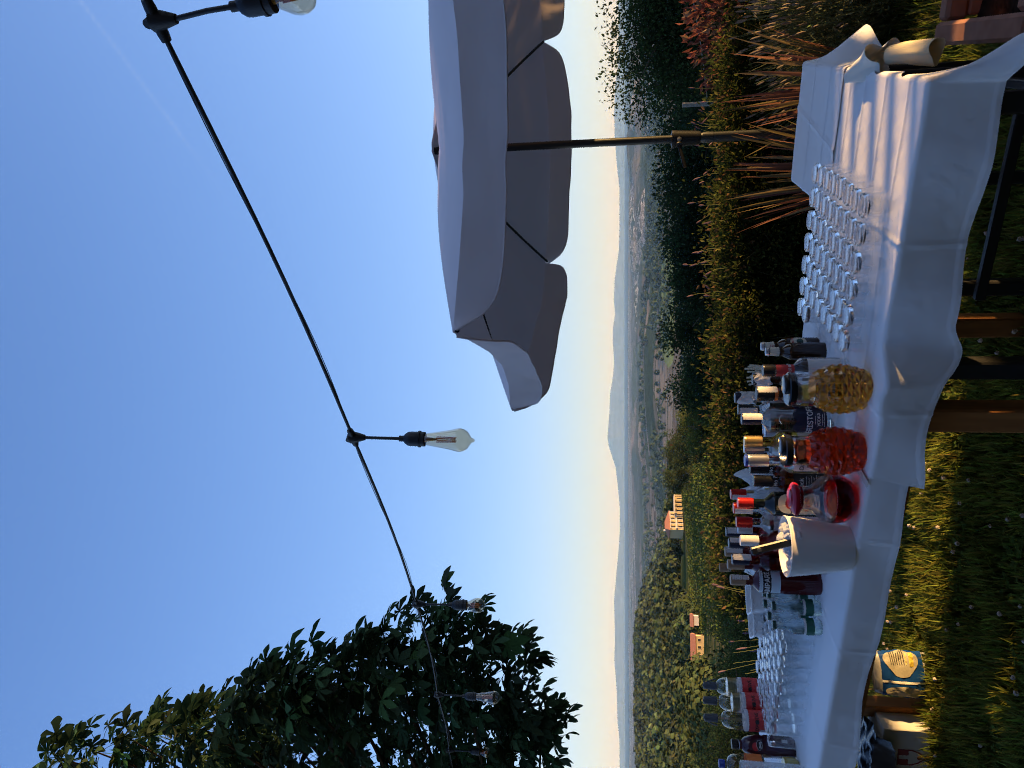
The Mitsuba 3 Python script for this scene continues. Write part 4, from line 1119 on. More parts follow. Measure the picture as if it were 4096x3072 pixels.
inview = (HUBS[:, 0] / HUBS[:, 1] > -.60)
order = np.argsort(np.where(inview, np.linalg.norm(HUBS - [0, 0, EYE], axis=1), 99))
_V, _F, _C, n0 = [], [], [], 0
for rank, i in enumerate(order):
    v, f = palmate(_r, HUBS[i], DIRS[i], _r.uniform(.10, .165) * (.8 if HUBS[i][2] > 3.9 else 1))
    c = chest_col(_r, len(v))
    if rank < 300:
        part(_t, 'leaf', (v, f), 'm_chestleaf', color=c, smooth=True)
    else:
        _V.append(v); _F.append(f + n0); _C.append(c); n0 += len(v)
part(_t, 'foliage', (np.vstack(_V), np.vstack(_F)), 'm_chestleaf', color=np.vstack(_C), smooth=True, kind='stuff')
mat('m_chestleaf', {'type': 'principledthin', 'base_color': VC, 'roughness': .4, 'diff_trans': .5, 'eta': 1.45, 'spec_trans': 0.0})

# ================================================================ GLASSES, BOTTLES AND JUGS ON THE CLOTHS
mat('g_thin', {'type': 'thindielectric', 'int_ior': 1.5})
mat('g_wall', {'type': 'thindielectric', 'int_ior': 1.75, 'specular_transmittance': rgb(.955, .965, .97)})
mat('g_thin_smoke', {'type': 'thindielectric', 'int_ior': 1.5, 'specular_transmittance': rgb(.86, .88, .86)})
mat('g_solid', {'type': 'dielectric', 'int_ior': 1.5})
mat('g_spirit', {'type': 'dielectric', 'int_ior': 1.42, 'specular_transmittance': rgb(.96, .97, .96)})
for k, c in {'amber': (.95, .60, .19), 'orange': (.88, .19, .055), 'red': (.88, .05, .07), 'campari': (.50, .025, .035), 'whisky': (.55, .22, .05), 'gold': (.80, .60, .20), 'plum': (.30, .05, .10), 'rosered': (.75, .10, .05), 'yellow': (.85, .75, .25)}.items():
    mat('g_' + k, {'type': 'dielectric', 'int_ior': 1.4, 'specular_transmittance': rgb(*c)})
solid('g_black', (.006, .010, .009), .06, spec=.6)
solid('g_beer', (.030, .012, .004), .06, spec=.6)
solid('g_darkred', (.085, .006, .008), .06, spec=.6)
solid('g_darkplum', (.045, .008, .018), .12, spec=.6)
for k, c, r, m in [('capblack', (.012, .012, .014), .35, 0), ('capnavy', (.012, .018, .045), .35, 0), ('capred', (.50, .018, .018), .3, .35), ('capgold', (.62, .42, .16), .32, .8), ('capsilver', (.55, .55, .58), .3, .85), ('capwhite', (.62, .60, .56), .5, 0), ('captan', (.40, .25, .15), .5, .2), ('cork', (.34, .20, .11), .9, 0), ('capgreen', (.02, .06, .045), .35, 0), ('capblue', (.02, .05, .30), .35, 0), ('capgrey', (.07, .075, .085), .45, 0),
                   ('paper', (.66, .64, .60), .85, 0), ('cream', (.68, .60, .44), .8, 0), ('labnavy', (.010, .016, .040), .5, 0), ('labgreen', (.015, .10, .06), .5, 0), ('labred', (.50, .035, .035), .5, 0), ('laborange', (.66, .17, .035), .5, 0), ('labblack', (.012, .011, .012), .5, 0), ('inkred', (.50, .03, .03), .6, 0), ('inkwhite', (.80, .78, .74), .6, 0), ('inkblack', (.015, .015, .015), .6, 0), ('labblue', (.62, .70, .74), .6, 0), ('plastic', (.78, .76, .73), .35, 0), ('labyellow', (.75, .55, .08), .5, 0), ('teal', (.008, .055, .24), .3, 0), ('polybag', (.45, .45, .43), .3, 0), ('blackbag', (.012, .012, .015), .22, 0), ('carton', (.52, .50, .46), .8, 0), ('crest', (.22, .035, .04), .6, 0), ('dullcream', (.42, .38, .28), .7, 0), ('ginlabel', (.60, .60, .60), .7, 0)]:
    solid('c_' + k, c, r, m)

ZB = .7525           # cloth top on the left table (the cloth rises and falls by a millimetre or so)
ZA = .7585


def at_m(x, y, z=ZB):
    return T().translate([float(x), float(y), float(z)])


# ---- the two blocks of upturned glasses
TUM_BASE = lathe([(0, .0645), (.0295, .0645), (.0308, .0665), (.0309, .0740), (.0302, .0766), (.0288, .0779), (.0268, .0781), (.0250, .0776), (.0238, .0767), (.0228, .0765), (.012, .0763), (0, .0762)], 30)
TUM_WALL = lathe([(.0338, 0), (.0335, .002), (.0328, .018), (.0318, .040), (.0311, .064)], 30)
HI_BASE = lathe([(0, .108), (.0240, .108), (.0252, .110), (.0253, .1230), (.0247, .1256), (.0236, .1268), (.0220, .1270), (.0206, .1264), (.0197, .1257), (.0188, .1255), (.010, .1253), (0, .1252)], 30)
HI_WALL = lathe([(.0282, 0), (.0280, .002), (.0270, .05), (.0258, .09), (.0253, .108)], 30)
_d = {k: mikit.ply(m, b, smooth=s) for k, m, b, s in [('tb', TUM_BASE, 'g_solid', 50), ('tw', TUM_WALL, 'g_wall', True), ('hb', HI_BASE, 'g_solid', 50), ('hw', HI_WALL, 'g_wall', True)]}
_r = R(61)
for i in range(7):
    for j in range(8):
        if i == 6 and j < 6: continue
        s, n = -.414 - .0727 * i + _r.normal(0, .0012), 1.901 + .0686 * j + _r.normal(0, .0012)
        x, y, _ = W(s, n, 0)
        key = thing('tumbler', 'upturned clear tumbler, ' + ORD[i] + ' from the right in the ' + ORD[j] + ' row from the front', 'glass', 'upturned tumblers in the block on the right cloth')
        M = at_m(x, y, ZA) @ T().rotate([0, 0, 1], _r.uniform(0, 360))
        part(key, 'wall', dict(_d['tw']), None, to_world=M); part(key, 'base', dict(_d['tb']), None, to_world=M)
MISS = {(0, 3), (0, 4), (0, 5), (1, 6), (2, 6), (0, 6), (4, 6), (5, 6), (6, 6), (7, 6)}
for i in range(8):
    for j in range(7):
        if (i, j) in {(0, 2), (7, 5), (7, 6), (6, 6), (5, 6), (0, 6), (0, 5)}: continue
        s, n = -1.951 - .0664 * i + _r.normal(0, .0012), 1.954 + .0572 * j + _r.normal(0, .0012)
        x, y, _ = W(s, n, 0)
        key = thing('highball_glass', 'upturned tall clear glass, ' + ORD[i] + ' from the right in the ' + ORD[j] + ' row from the front', 'glass', 'upturned tall glasses in the block on the left cloth')
        M = at_m(x, y) @ T().rotate([0, 0, 1], _r.uniform(0, 360))
        part(key, 'wall', dict(_d['hw']), None, to_world=M); part(key, 'base', dict(_d['hb']), None, to_world=M)


# ---- bottles
def spirit(h, r, nr=.0135, sh=.62, nk=.74, foot=.003):
    """a bottle outline from the foot to the top of the neck"""
    zs, zn = h * sh, h * nk
    q = [(0, .004), (r * .72, .003), (r * .93, 0), (r, .006), (r, zs * .5), (r, zs)]
    for t in np.linspace(.12, 1, 9):
        q.append((nr + (r - nr) * (0.5 + 0.5 * math.cos(math.pi * t)) ** .85, zs + (zn - zs) * t))
    q += [(nr, h * .86), (nr * 1.12, h * .862), (nr * 1.12, h * .875), (nr * .95, h * .88), (nr * .95, h * .985), (0, h * .985)]
    return q


def face(x, y):
    """unit vectors: towards the viewer's side of the table, and to the right as seen from there"""
    o = np.array([-x, -y, 0]) / math.hypot(x, y)
    return o, np.array([-o[1], o[0], 0])


def wrap(root, name, x, y, r, z0, z1, a0, a1, bsdf, base=ZB, n=22, label=None, r1=None):
    o, e = face(x, y)
    a = np.linspace(a0, a1, n)
    r1 = r if r1 is None else r1
    v = []
    for zz, rr in ((z0, r), (z1, r1)):
        for rad in (rr + .0007, ):
            v.append(np.array([x, y, base + zz]) + rad * (np.sin(a)[:, None] * e + np.cos(a)[:, None] * o))
    v = np.vstack(v); i = np.arange(n - 1)
    return part(root, name, (v, np.vstack([np.stack([i, i + 1, i + n + 1], 1), np.stack([i, i + n + 1, i + n], 1)])), bsdf, smooth=True, label=label)


def text_wrap(root, s, x, y, r, z, h, bsdf, ang=0.0, base=ZB, bold=True, name='lettering', squash=1.0):
    m = meshkit.text_mesh(s, h, .0003, bold)
    v = np.asarray(m.vertices).copy(); w = v[:, 0].max()
    o, e = face(x, y)
    a = (v[:, 0] - w / 2) * squash / r + ang
    rad = r + .0012 + v[:, 2]
    p = np.array([x, y, base + z]) + rad[:, None] * (np.sin(a)[:, None] * e + np.cos(a)[:, None] * o) + v[:, 1:2] * np.array([0, 0, 1.0])
    return part(root, name, (p, np.asarray(m.faces)), bsdf)


def lines(root, x, y, r, zs, w, bsdf, ang=0.0, base=ZB, name='small_print'):
    ms = []
    o, e = face(x, y)
    for k, z in enumerate(zs):
        hw = w * (.6 + .4 * ((k * 7) % 5) / 4) / r / 2
        a = np.linspace(ang - hw, ang + hw, 8)
        v = np.vstack([np.array([x, y, base + z + dz]) + (r + .0012) * (np.sin(a)[:, None] * e + np.cos(a)[:, None] * o) for dz in (0, .0016)])
        i = np.arange(7)
        ms.append((v, np.vstack([np.stack([i, i + 1, i + 9], 1), np.stack([i, i + 9, i + 8], 1)])))
    return part(root, name, cat_mesh(ms), bsdf)


def cap(root, x, y, h, r, drop, bsdf, ridged=True, base=ZB, name='cap'):
    z = [(0, h - drop), (r, h - drop), (r, h - drop * .55), (r * 1.03, h - drop * .54), (r * 1.03, h - .003), (r * .97, h), (0, h)]
    if ridged:
        z = [(0, h - drop), (r, h - drop)] + [(r * (1.0 if k % 2 else 1.035), h - drop + drop * (.25 + .7 * k / 11)) for k in range(12)] + [(r * .97, h), (0, h)]
    return part(root, name, lathe(z, 28), bsdf, smooth=35, to_world=at_m(x, y, base))


def bottle(name, label, x, y, h, r, glass, capm, capd=.045, nr=.0135, sh=.60, nk=.73, band=None, group=None, cat='bottle', fill=None, fill_to=0.0):
    k = thing(name, label, cat, group)
    pr = spirit(h, r, nr, sh, nk)
    part(k, 'glass', lathe(pr, 32), glass, smooth=45, to_world=at_m(x, y))
    if fill:
        q = [(rr * .94 - .0003, zz + .002) for rr, zz in pr if zz < fill_to]
        q = [(0, q[0][1])] + q[1:]
        q += [(q[-1][0], fill_to), (0, fill_to)]
        part(k, 'liquid', lathe(q, 28), fill, smooth=45, to_world=at_m(x, y))
    cap(k, x, y, h + .001, nr * 1.18, capd, capm)
    return k


def strip_stamp(k, x, y, h, r, a0=-.5, a1=.9, lo=.060, m='c_paper'):
    wrap(k, 'tax_stamp', x, y, r, h - lo, h - .002, a0, a1, m, n=10)


# deep red bitter with a dark band, beside the bucket
x, y, h = -.685, 2.589, .295
k = bottle('bitter_bottle', 'deep red ribbed bitter bottle with black and pale blue label, left of the bucket', x, y, h, .0395, 'g_darkred', 'c_captan', .050, .0150, .66, .76)
wrap(k, 'label', x, y, .0395, .135, .205, -1.25, 1.0, 'c_labblue'); wrap(k, 'name_band', x, y, .0402, .166, .193, -1.35, 1.05, 'c_labblack')
text_wrap(k, 'CAMPARI', x, y, .0405, .1715, .0165, 'c_inkwhite', -.42, squash=.92)
part(k, 'ribs', cat_mesh([tube([[x + .0395 * math.cos(a), y + .0395 * math.sin(a), ZB + .012], [x + .0395 * math.cos(a), y + .0395 * math.sin(a), ZB + .122]], .0013, 4) for a in np.linspace(0, 2 * np.pi, 44, endpoint=False)]), 'g_darkred', smooth=True)
strip_stamp(k, x, y, h, .0175, .1, 1.4)
# black vermouth bottle with the round cream label
x, y, h = -.385, 2.402, .30
k = bottle('vermouth_bottle', 'black vermouth bottle with dark red cap and round cream label, right of the white bucket', x, y, h, .0385, 'g_black', 'c_capred', .048, .0140, .62, .74)
wrap(k, 'label', x, y, .0385, .055, .128, -.95, .95, 'c_cream')
o, e = face(x, y)
a = np.linspace(0, 2 * np.pi, 33)[:-1]


def disc(root, name, x, y, r, z, rad, bsdf, ang=0.0, lift=.0009, oy=1.0):
    o, e = face(x, y)
    q = np.vstack([[[0, 0]], np.stack([np.cos(a), np.sin(a)], 1) * rad * .5, np.stack([np.cos(a), np.sin(a)], 1) * rad])
    th = q[:, 0] / r + ang
    v = np.array([x, y, ZB + z]) + (r + lift) * (np.sin(th)[:, None] * e + np.cos(th)[:, None] * o) + (q[:, 1] * oy)[:, None] * np.array([0, 0, 1.0])
    i = np.arange(32); j = (i + 1) % 32
    f = np.vstack([np.stack([0 * i, 1 + i, 1 + j], 1), np.stack([1 + i, 33 + i, 33 + j], 1), np.stack([1 + i, 33 + j, 1 + j], 1)])
    return part(root, name, (v, f), bsdf, smooth=True)


disc(k, 'round_label', x, y, .0386, .150, .034, 'c_cream'); disc(k, 'red_disc', x, y, .0386, .146, .016, 'c_inkred', lift=.0014)
wrap(k, 'name_band', x, y, .0402, .128, .144, -1.1, 1.1, 'c_labblack')
text_wrap(k, 'MARTINI', x, y, .0405, .1305, .0108, 'c_inkwhite'); text_wrap(k, 'ROSSO', x, y, .0390, .092, .010, 'c_inkred'); lines(k, x, y, .039, (.066, .073, .081), .03, 'c_inkblack')
# three red-capped bottles
G = 'red-capped clear bottles beside the bucket'
for x, y, h, lab in [(-.391, 2.626, .289, 'clear bottle with bright red cap, behind the black vermouth bottle to its right'), (-.417, 2.490, .30, 'clear bottle with red cap and loose paper strip, half behind the black vermouth bottle'), (-.476, 2.555, .281, 'clear gin bottle with red cap and white framed label, just behind the ice')]:
    k = bottle('gin_bottle', lab, x, y, h, .0385, 'g_spirit', 'c_capred', .052, .0155, .62, .72, group=G)
    wrap(k, 'label', x, y, .0387, .035, .165, -1.0, 1.0, 'c_ginlabel')
    if x < -.45:
        wrap(k, 'name_frame', x, y, .0393, .112, .141, -.75, .55, 'c_inkred'); wrap(k, 'name_field', x, y, .0398, .116, .137, -.68, .48, 'c_ginlabel')
        text_wrap(k, 'PINE', x, y, .0402, .1195, .014, 'c_inkred', -.1)
    else:
        strip_stamp(k, x, y, h, .0187, -1.3, -.1)
# the crowd of dark red bottles behind the bucket
for nm, lab, x, y, h, r, g, c, cd, st in [
    ('amaro_bottle', 'dark red bottle with ribbed off-white cap, nearest behind the ice bucket', -.520, 2.464, .282, .036, 'g_rosered', 'c_capwhite', .058, None),
    ('amaro_bottle', 'dark red bottle with off-white cap half hidden behind the gin bottle', -.524, 2.686, .255, .036, 'g_rosered', 'c_capwhite', .050, None),
    ('amaro_bottle', 'dark bottle with navy cap and curling paper stamp, behind the off-white caps', -.559, 2.797, .281, .036, 'g_darkred', 'c_capnavy', .055, (-.3, 1.0)),
    ('amaro_bottle', 'red bottle with navy cap and sunlit paper stamp, above the bucket handle', -.560, 2.605, .299, .036, 'g_rosered', 'c_capnavy', .052, (.1, 1.4)),
    ('amaro_bottle', 'dark bottle with tan cap and paper seal, tallest behind the bucket handle', -.628, 2.770, .288, .036, 'g_darkred', 'c_captan', .052, (-.2, 1.5)),
    ('amaro_bottle', 'ribbed dark red bottle with navy cap and pale stamp, left behind the bucket', -.597, 2.521, .300, .038, 'g_campari', 'c_capnavy', .055, (-.1, 1.5)),
    ('amaro_bottle', 'dark red bottle with tan cap beside the corked bottle', -.653, 2.679, .292, .036, 'g_darkred', 'c_captan', .058, None)]:
    k = bottle(nm, lab, x, y, h, r, g, c, cd, .0150, .60, .72)
    wrap(k, 'label', x, y, r, .05, .13, -.9, .9, 'c_cream')
    if st: strip_stamp(k, x, y, h, .0185, *st)
x, y, h = -.703, 2.83, .300
k = bottle('corked_bottle', 'slim clear bottle closed with a bare cork, highest at the left of the bottles', x, y, h, .034, 'g_spirit', 'c_cork', .034, .0135, .52, .72)
# whiskies with black necks
for x, y, h, lab in [(-.323, 2.482, .237, 'whisky bottle with black label and gold neck band, behind the red carafe'), (-.291, 2.578, .232, 'whisky bottle with black neck, behind the tequila bottle')]:
    k = bottle('whisky_bottle', lab, x, y, h, .040, 'g_whisky', 'c_capblack', .040, .0160, .60, .70)
    wrap(k, 'neck_label', x, y, .0172, h - .085, h - .038, -1.5, 1.5, 'c_labblack', r1=.0190); wrap(k, 'neck_band', x, y, .0178, h - .098, h - .086, -1.5, 1.5, 'c_capgold')
    text_wrap(k, 'No 7', x, y, .0195, h - .072, .011, 'c_inkwhite')
    wrap(k, 'label', x, y, .0402, .02, .118, -1.1, 1.1, 'c_labblack')
    text_wrap(k, 'Jack', x, y, .0405, .088, .012, 'c_inkwhite', -.2); lines(k, x, y, .0405, (.03, .038, .046, .054, .062, .07, .078), .045, 'c_inkwhite')
# tequila
x, y, h = -.240, 2.332, .281
k = bottle('tequila_bottle', 'clear tequila bottle with silver cap and white label, left of the red patterned jug', x, y, h, .0385, 'g_spirit', 'c_capsilver', .062, .0165, .52, .68)
part(k, 'cap_top', lathe([(0, h + .0015), (.0185, h + .0015), (.019, h + .004), (.0185, h + .0095), (0, h + .0105)], 26), 'c_capblue', smooth=40, to_world=at_m(x, y))
wrap(k, 'label', x, y, .0387, .075, .150, -.9, .9, 'c_paper'); text_wrap(k, 'Cuervo', x, y, .039, .122, .013, 'c_inkblack'); text_wrap(k, 'ESPECIAL', x, y, .039, .108, .006, 'c_inkblack'); disc(k, 'seal', x, y, .0387, .090, .010, 'c_laborange', .2)
# gold cap, and neighbours
x, y, h = -.187, 2.418, .277
k = bottle('rum_bottle', 'olive-amber rum bottle with a gold screw cap, between the vodka and the tequila', x, y, h, .039, 'g_gold', 'c_capgold', .055, .0155, .56, .70)
wrap(k, 'label', x, y, .039, .05, .12, -.9, .9, 'c_cream')
k = bottle('clear_bottle', 'clear bottle with a silvery grey sleeve, just left of the gold cap', -.219, 2.544, .257, .036, 'g_spirit', 'c_capsilver', .065, .0155, .56, .68)
k = bottle('clear_bottle', 'clear bottle with a black cap, furthest back behind the tequila', -.249, 2.674, .229, .036, 'g_spirit', 'c_capblack', .03, .0150, .56, .68)
# vodka with the navy label
x, y, h = -.111, 2.335, .299
k = bottle('vodka_bottle', 'tall clear vodka bottle with jagged navy label, between the two faceted jugs', x, y, h, .0405, 'g_spirit', 'c_capnavy', .058, .0145, .72, .80)
wrap(k, 'label', x, y, .0407, .055, .138, -1.25, 1.25, 'c_labnavy')
o, e = face(x, y)
_a = np.linspace(-1.25, 1.25, 24); _pk = .139 + .018 * np.abs(np.sin(_a * 3.1 + .4)) * (1 - .35 * np.abs(_a))
_v = np.vstack([np.array([x, y, ZB]) + .0414 * (np.sin(_a)[:, None] * e + np.cos(_a)[:, None] * o) + zz[:, None] * np.array([0, 0, 1.0]) for zz in (0 * _a + .137, _pk)])
_i = np.arange(23)
part(k, 'label_peaks', (_v, np.vstack([np.stack([_i, _i + 1, _i + 25], 1), np.stack([_i, _i + 25, _i + 24], 1)])), 'c_labnavy', smooth=True)
text_wrap(k, 'ERISTOFF', x, y, .0412, .096, .0165, 'c_inkwhite', squash=.92); text_wrap(k, 'VODKA', x, y, .0412, .075, .0085, 'c_inkwhite'); lines(k, x, y, .0412, (.088, .067, .0615), .045, 'c_inkwhite')
_t = np.linspace(.5, 2.6, 14)
part(k, 'embossed_crescent', tube(np.array([x, y, ZB + .178]) + .0409 * (np.sin(.016 * np.cos(_t) / .0405)[:, None] * e + np.cos(.016 * np.cos(_t) / .0405)[:, None] * o) + (.016 * np.sin(_t))[:, None] * np.array([0, 0, 1.0]), .0014, 6), 'g_solid', smooth=True)
strip_stamp(k, x, y, h, .0178, -.1, 1.5)
x, y, h = -.085, 2.480, .287
k = bottle('vodka_bottle', 'second clear vodka bottle with black cap, right behind the navy-labelled one', x, y, h, .039, 'g_spirit', 'c_capblack', .048, .0145, .66, .76)
wrap(k, 'label', x, y, .0392, .05, .12, -1.1, 1.1, 'c_labnavy'); strip_stamp(k, x, y, h, .0178, -.9, .3)
x, y, h = -.048, 2.574, .283
k = bottle('clear_bottle', 'clear bottle whose navy cap is wrapped in crumpled pale paper, tallest behind the amber jug', x, y, h, .036, 'g_spirit', 'c_capnavy', .042, .0150, .56, .70)
_aa, _tt = np.meshgrid(np.linspace(0, 2 * np.pi, 40), np.linspace(0, 1, 16), indexing='ij')
_rr = .0195 + .006 * (meshkit.noise(np.stack([np.cos(_aa) * 3, np.sin(_aa) * 3, _tt * 5], -1), 3) - .3) + .004 * np.sin(_aa * 3) * _tt
part(k, 'paper_wrap', (np.stack([x + _rr * np.cos(_aa), y + _rr * np.sin(_aa), ZB + h - .012 - .055 * _tt + .008 * np.sin(_aa * 2)], -1).reshape(-1, 3), grid_faces(40, 16)), 'c_paper', smooth=True)
# dark liqueur, triple sec, bitters
x, y, h = -.031, 2.342, .253
k = bottle('liqueur_bottle', 'dark brown liqueur bottle with yellow and red label behind the amber jug', x, y, h, .0385, 'g_beer', 'c_capblack', .050, .0185, .55, .72)
wrap(k, 'label', x, y, .0387, .05, .125, -1.2, 1.2, 'c_labyellow'); wrap(k, 'label_band', x, y, .0392, .075, .102, -1.2, 1.2, 'c_labred'); wrap(k, 'neck_ring', x, y, .0205, h - .062, h - .052, -1.5, 1.5, 'c_laborange'); strip_stamp(k, x, y, h, .0225, .2, 1.4)
x, y, h = .041, 2.269, .247
k = bottle('triple_sec_bottle', 'clear triple sec bottle with red neck label and black cap, right behind the amber jug', x, y, h, .0385, 'g_spirit', 'c_capblack', .034, .0155, .55, .66)
wrap(k, 'neck_label', x, y, .0172, h - .088, h - .036, -1.6, 1.6, 'c_labred', r1=.0168); text_wrap(k, 'TRIPLE SEC', x, y, .0176, h - .078, .0075, 'c_inkwhite', .1, squash=.8); wrap(k, 'label', x, y, .0387, .03, .125, -1.1, 1.1, 'c_paper')
x, y, h = .015, 2.432, .249
k = bottle('bitters_bottle', 'brown bottle with oversized paper-wrapped cap between the triple sec and the liqueur', x, y, h, .034, 'g_beer', 'c_capblack', .03, .0150, .55, .68)
part(k, 'paper_wrap', (np.stack([x + (_rr * .98) * np.cos(_aa), y + (_rr * .98) * np.sin(_aa), ZB + h - .006 - .05 * _tt + .006 * np.sin(_aa * 3)], -1).reshape(-1, 3), grid_faces(40, 16)), 'c_paper', smooth=True)
# beers
for x, y, lab in [(.131, 2.590, 'brown beer bottle with oval picture label, further right of the pair'), (.109, 2.510, 'brown beer bottle with plain cream neck label, nearer of the pair')]:
    k = thing('beer_bottle', lab, 'bottle')
    h = .193
    pr = [(0, .003), (.026, 0), (.029, .004), (.0295, .02), (.0295, .105)] + [(.0135 + .016 * (.5 + .5 * math.cos(math.pi * t)), .105 + .04 * t) for t in np.linspace(.15, 1, 7)] + [(.0125, .175), (.0135, .178), (.0135, .186), (0, .187)]
    part(k, 'glass', lathe(pr, 30), 'g_beer', smooth=45, to_world=at_m(x, y, ZB + .003))
    part(k, 'crown_cap', lathe([(0, .181), (.0155, .181), (.0150, .186), (.0138, .190), (0, .1925)], 21, fn=lambda a, r, z: r * (1 + .05 * np.cos(21 * a) * (z < .184))), 'c_capsilver', smooth=30, to_world=at_m(x, y, ZB + .003))
    wrap(k, 'neck_label', x, y, .0150, .148, .178, -1.6, 1.6, 'c_cream', base=ZB + .003, r1=.0132)
    if y > 2.55:
        disc(k, 'oval_label', x, y, .0297, .075, .021, 'c_cream', .55, oy=1.25); disc(k, 'picture', x, y, .0297, .070, .011, 'c_capgreen', .6, lift=.0014); text_wrap(k, 'MORETTI', x, y, .0299, .091, .0055, 'c_inkred', .55); lines(k, x, y, .0152, (.153, .158, .163), .012, 'c_inkred')
# straws in a cup, tin
k = thing('straw_cup', 'black cup holding thin pale drinking straws behind the triple sec', 'cup')
part(k, 'cup', lathe([(0, 0), (.03, 0), (.036, .10), (.034, .10), (.029, .004), (0, .004)], 24), 'c_capblack', smooth=40, to_world=at_m(.035, 2.62))
for q in range(10):
    a0 = q * .63
    e = np.array([.035 + .034 * math.cos(a0) + _r.normal(0, .008), 2.62 + .04 * math.sin(a0), ZB + .235 + _r.uniform(-.02, .012)])
    part(k, 'straw', tube([[.035 + .012 * math.cos(a0), 2.62 + .012 * math.sin(a0), ZB + .01], e], .0028, 8, False), 'c_cream', smooth=True)
k = thing('tin_can', 'small printed tin standing behind the navy-labelled vodka', 'can')
part(k, 'side', lathe([(.029, .002), (.030, .006), (.030, .170), (.029, .174)], 30), 'c_ginlabel', smooth=40, to_world=at_m(-.158, 2.62))
part(k, 'lid', lathe([(.0292, .172), (.0305, .175), (.029, .178), (.027, .175), (0, .175)], 30), 'c_capsilver', smooth=40, to_world=at_m(-.158, 2.62))
for q in range(9):
    wrap(k, 'stripe', -.158, 2.62, .0303, .14 - .006 * q, .1425 - .006 * q, -1.5, 1.5, 'c_labred' if q % 2 else 'c_labblack')

# ---- jugs: faceted pineapple pattern, solid glass and drink
def facet_jug(key, label, x, y, tint, fill_neck):
    k = thing(key, label, 'jug')
    body = [(.044, .0), (.0505, .004), (.0545, .016), (.0605, .032), (.0652, .048), (.068, .064), (.0688, .080), (.0672, .096), (.0632, .112), (.0572, .127), (.0495, .140), (.0435, .149)]
    n = 20
    zz = np.linspace(0, .149, 15); bb = np.array(body)
    rows = np.stack([np.interp(zz, bb[:, 1], bb[:, 0]), zz], 1); vs = []
    for j, (r, z) in enumerate(rows):
        a_ = np.arange(n) * 2 * np.pi / n
        rr = r * (1 + (.0 if j in (0, len(rows) - 1) else .032) * np.where((np.arange(n) + j) % 2, 1, -.8))
        vs.append(np.stack([rr * np.cos(a_), rr * np.sin(a_), np.full(n, z)], 1))
    f = []; i = np.arange(n); i1 = (i + 1) % n
    for j in range(len(rows) - 1):
        p, q = j * n, (j + 1) * n
        e_ = (i + j) % 2 == 0        # the diagonal joins the two low corners, so that each high corner stands as a pyramid
        f += [np.stack([p + i, p + i1, q + i1], 1)[e_], np.stack([p + i, q + i1, q + i], 1)[e_], np.stack([p + i, p + i1, q + i], 1)[~e_], np.stack([p + i1, q + i1, q + i], 1)[~e_]]
    vs.append([[0, 0, .003], [0, 0, .149]]); c0 = len(rows) * n
    f += [np.stack([i1, i, 0 * i + c0], 1), np.stack([c0 - n + i, c0 - n + i1, 0 * i + c0 + 1], 1)]
    part(k, 'body', (np.vstack(vs), np.vstack(f)), tint, to_world=at_m(x, y))
    neck = [(.0434, .1492), (.0415, .153), (.0412, .190), (.0440, .197), (.0452, .203), (.0440, .206)]
    part(k, 'neck', lathe(neck + [(rr_ - .0028, zz_) for rr_, zz_ in neck[::-1]] + [neck[0]], 36), 'g_solid', smooth=50, to_world=at_m(x, y))
    part(k, 'neck_rings', cat_mesh([lathe([(.0424, z - .0012), (.0438, z), (.0424, z + .0012)], 36) for z in (.183, .189)]), 'g_thin', smooth=50, to_world=at_m(x, y))
    if fill_neck:
        part(k, 'drink', lathe([(0, .1498), (.0383, .1498), (.0383, .186), (0, .186)], 36), tint, smooth=40, to_world=at_m(x, y))
    o, e = face(x, y)
    ang = math.degrees(math.atan2(o[1], o[0]))
    M = at_m(x, y) @ T().rotate([0, 0, 1], ang)
    L = part(k, 'lid', lathe([(.0425, .1965), (.0455, .1975), (.047, .206), (.0475, .2135), (.044, .2165), (.030, .2155), (0, .214)], 40, fn=lambda a_, r, z: r * (1 + .16 * np.maximum(0, np.cos(a_ + 2.5)) ** 10 * (z > .205))), 'c_blackgloss', smooth=40, to_world=M)
    part(L, 'flip_tab', lathe([(0, .2155), (.026, .2155), (.0275, .219), (.0272, .226), (.024, .2285), (0, .2278)], 34), 'c_blackgloss', smooth=40, to_world=M @ T().translate([.010, .012, 0]))
    part(L, 'grate', cat_mesh([cbox(.0015, .0015, .02, .0002, (.0405 * math.cos(q), .0405 * math.sin(q), .188)) for q in np.linspace(1.2, 2.4, 8)]), 'c_blackgloss', to_world=M)
    return k


solid('c_blackgloss', (.012, .013, .015), .14, spec=.6)
facet_jug('amber_jug', 'faceted glass jug of amber drink with black flip lid, nearer the tumblers', -.014, 2.093, 'g_amber', False)
facet_jug('red_jug', 'faceted glass jug of orange-red drink with black flip lid', -.190, 2.140, 'g_orange', True)
# round carafe
x, y = -.336, 2.216
k = thing('carafe', 'round-bellied clear carafe half full of red drink with a red plastic lid', 'carafe')
prof = [(0, .002), (.030, .0), (.045, .004), (.060, .018), (.069, .036), (.0722, .056), (.0705, .076), (.063, .095), (.050, .110), (.040, .119), (.0362, .127), (.0355, .15), (.038, .158), (.041, .162)]
_up = [(.0690, .0672), (.0705, .076), (.063, .095), (.050, .110), (.040, .119), (.0362, .127), (.0355, .15), (.038, .158), (.041, .162)]
part(k, 'glass', lathe(_up + [(rr_ - .0026, zz_) for rr_, zz_ in _up[::-1]] + [_up[0]], 44), 'g_solid', smooth=40, to_world=at_m(x, y))
q = [(0, .0005)] + [(r, z + .0006) for r, z in prof[1:6]] + [(.0712, .0668), (0, .0668)]
part(k, 'drink', lathe(q, 44), 'g_red', smooth=40, to_world=at_m(x, y))
solid('c_redlid', (.42, .012, .03), .25, spec=.5)
o, e = face(x, y); M = at_m(x, y) @ T().rotate([0, 0, 1], math.degrees(math.atan2(o[1], o[0])))
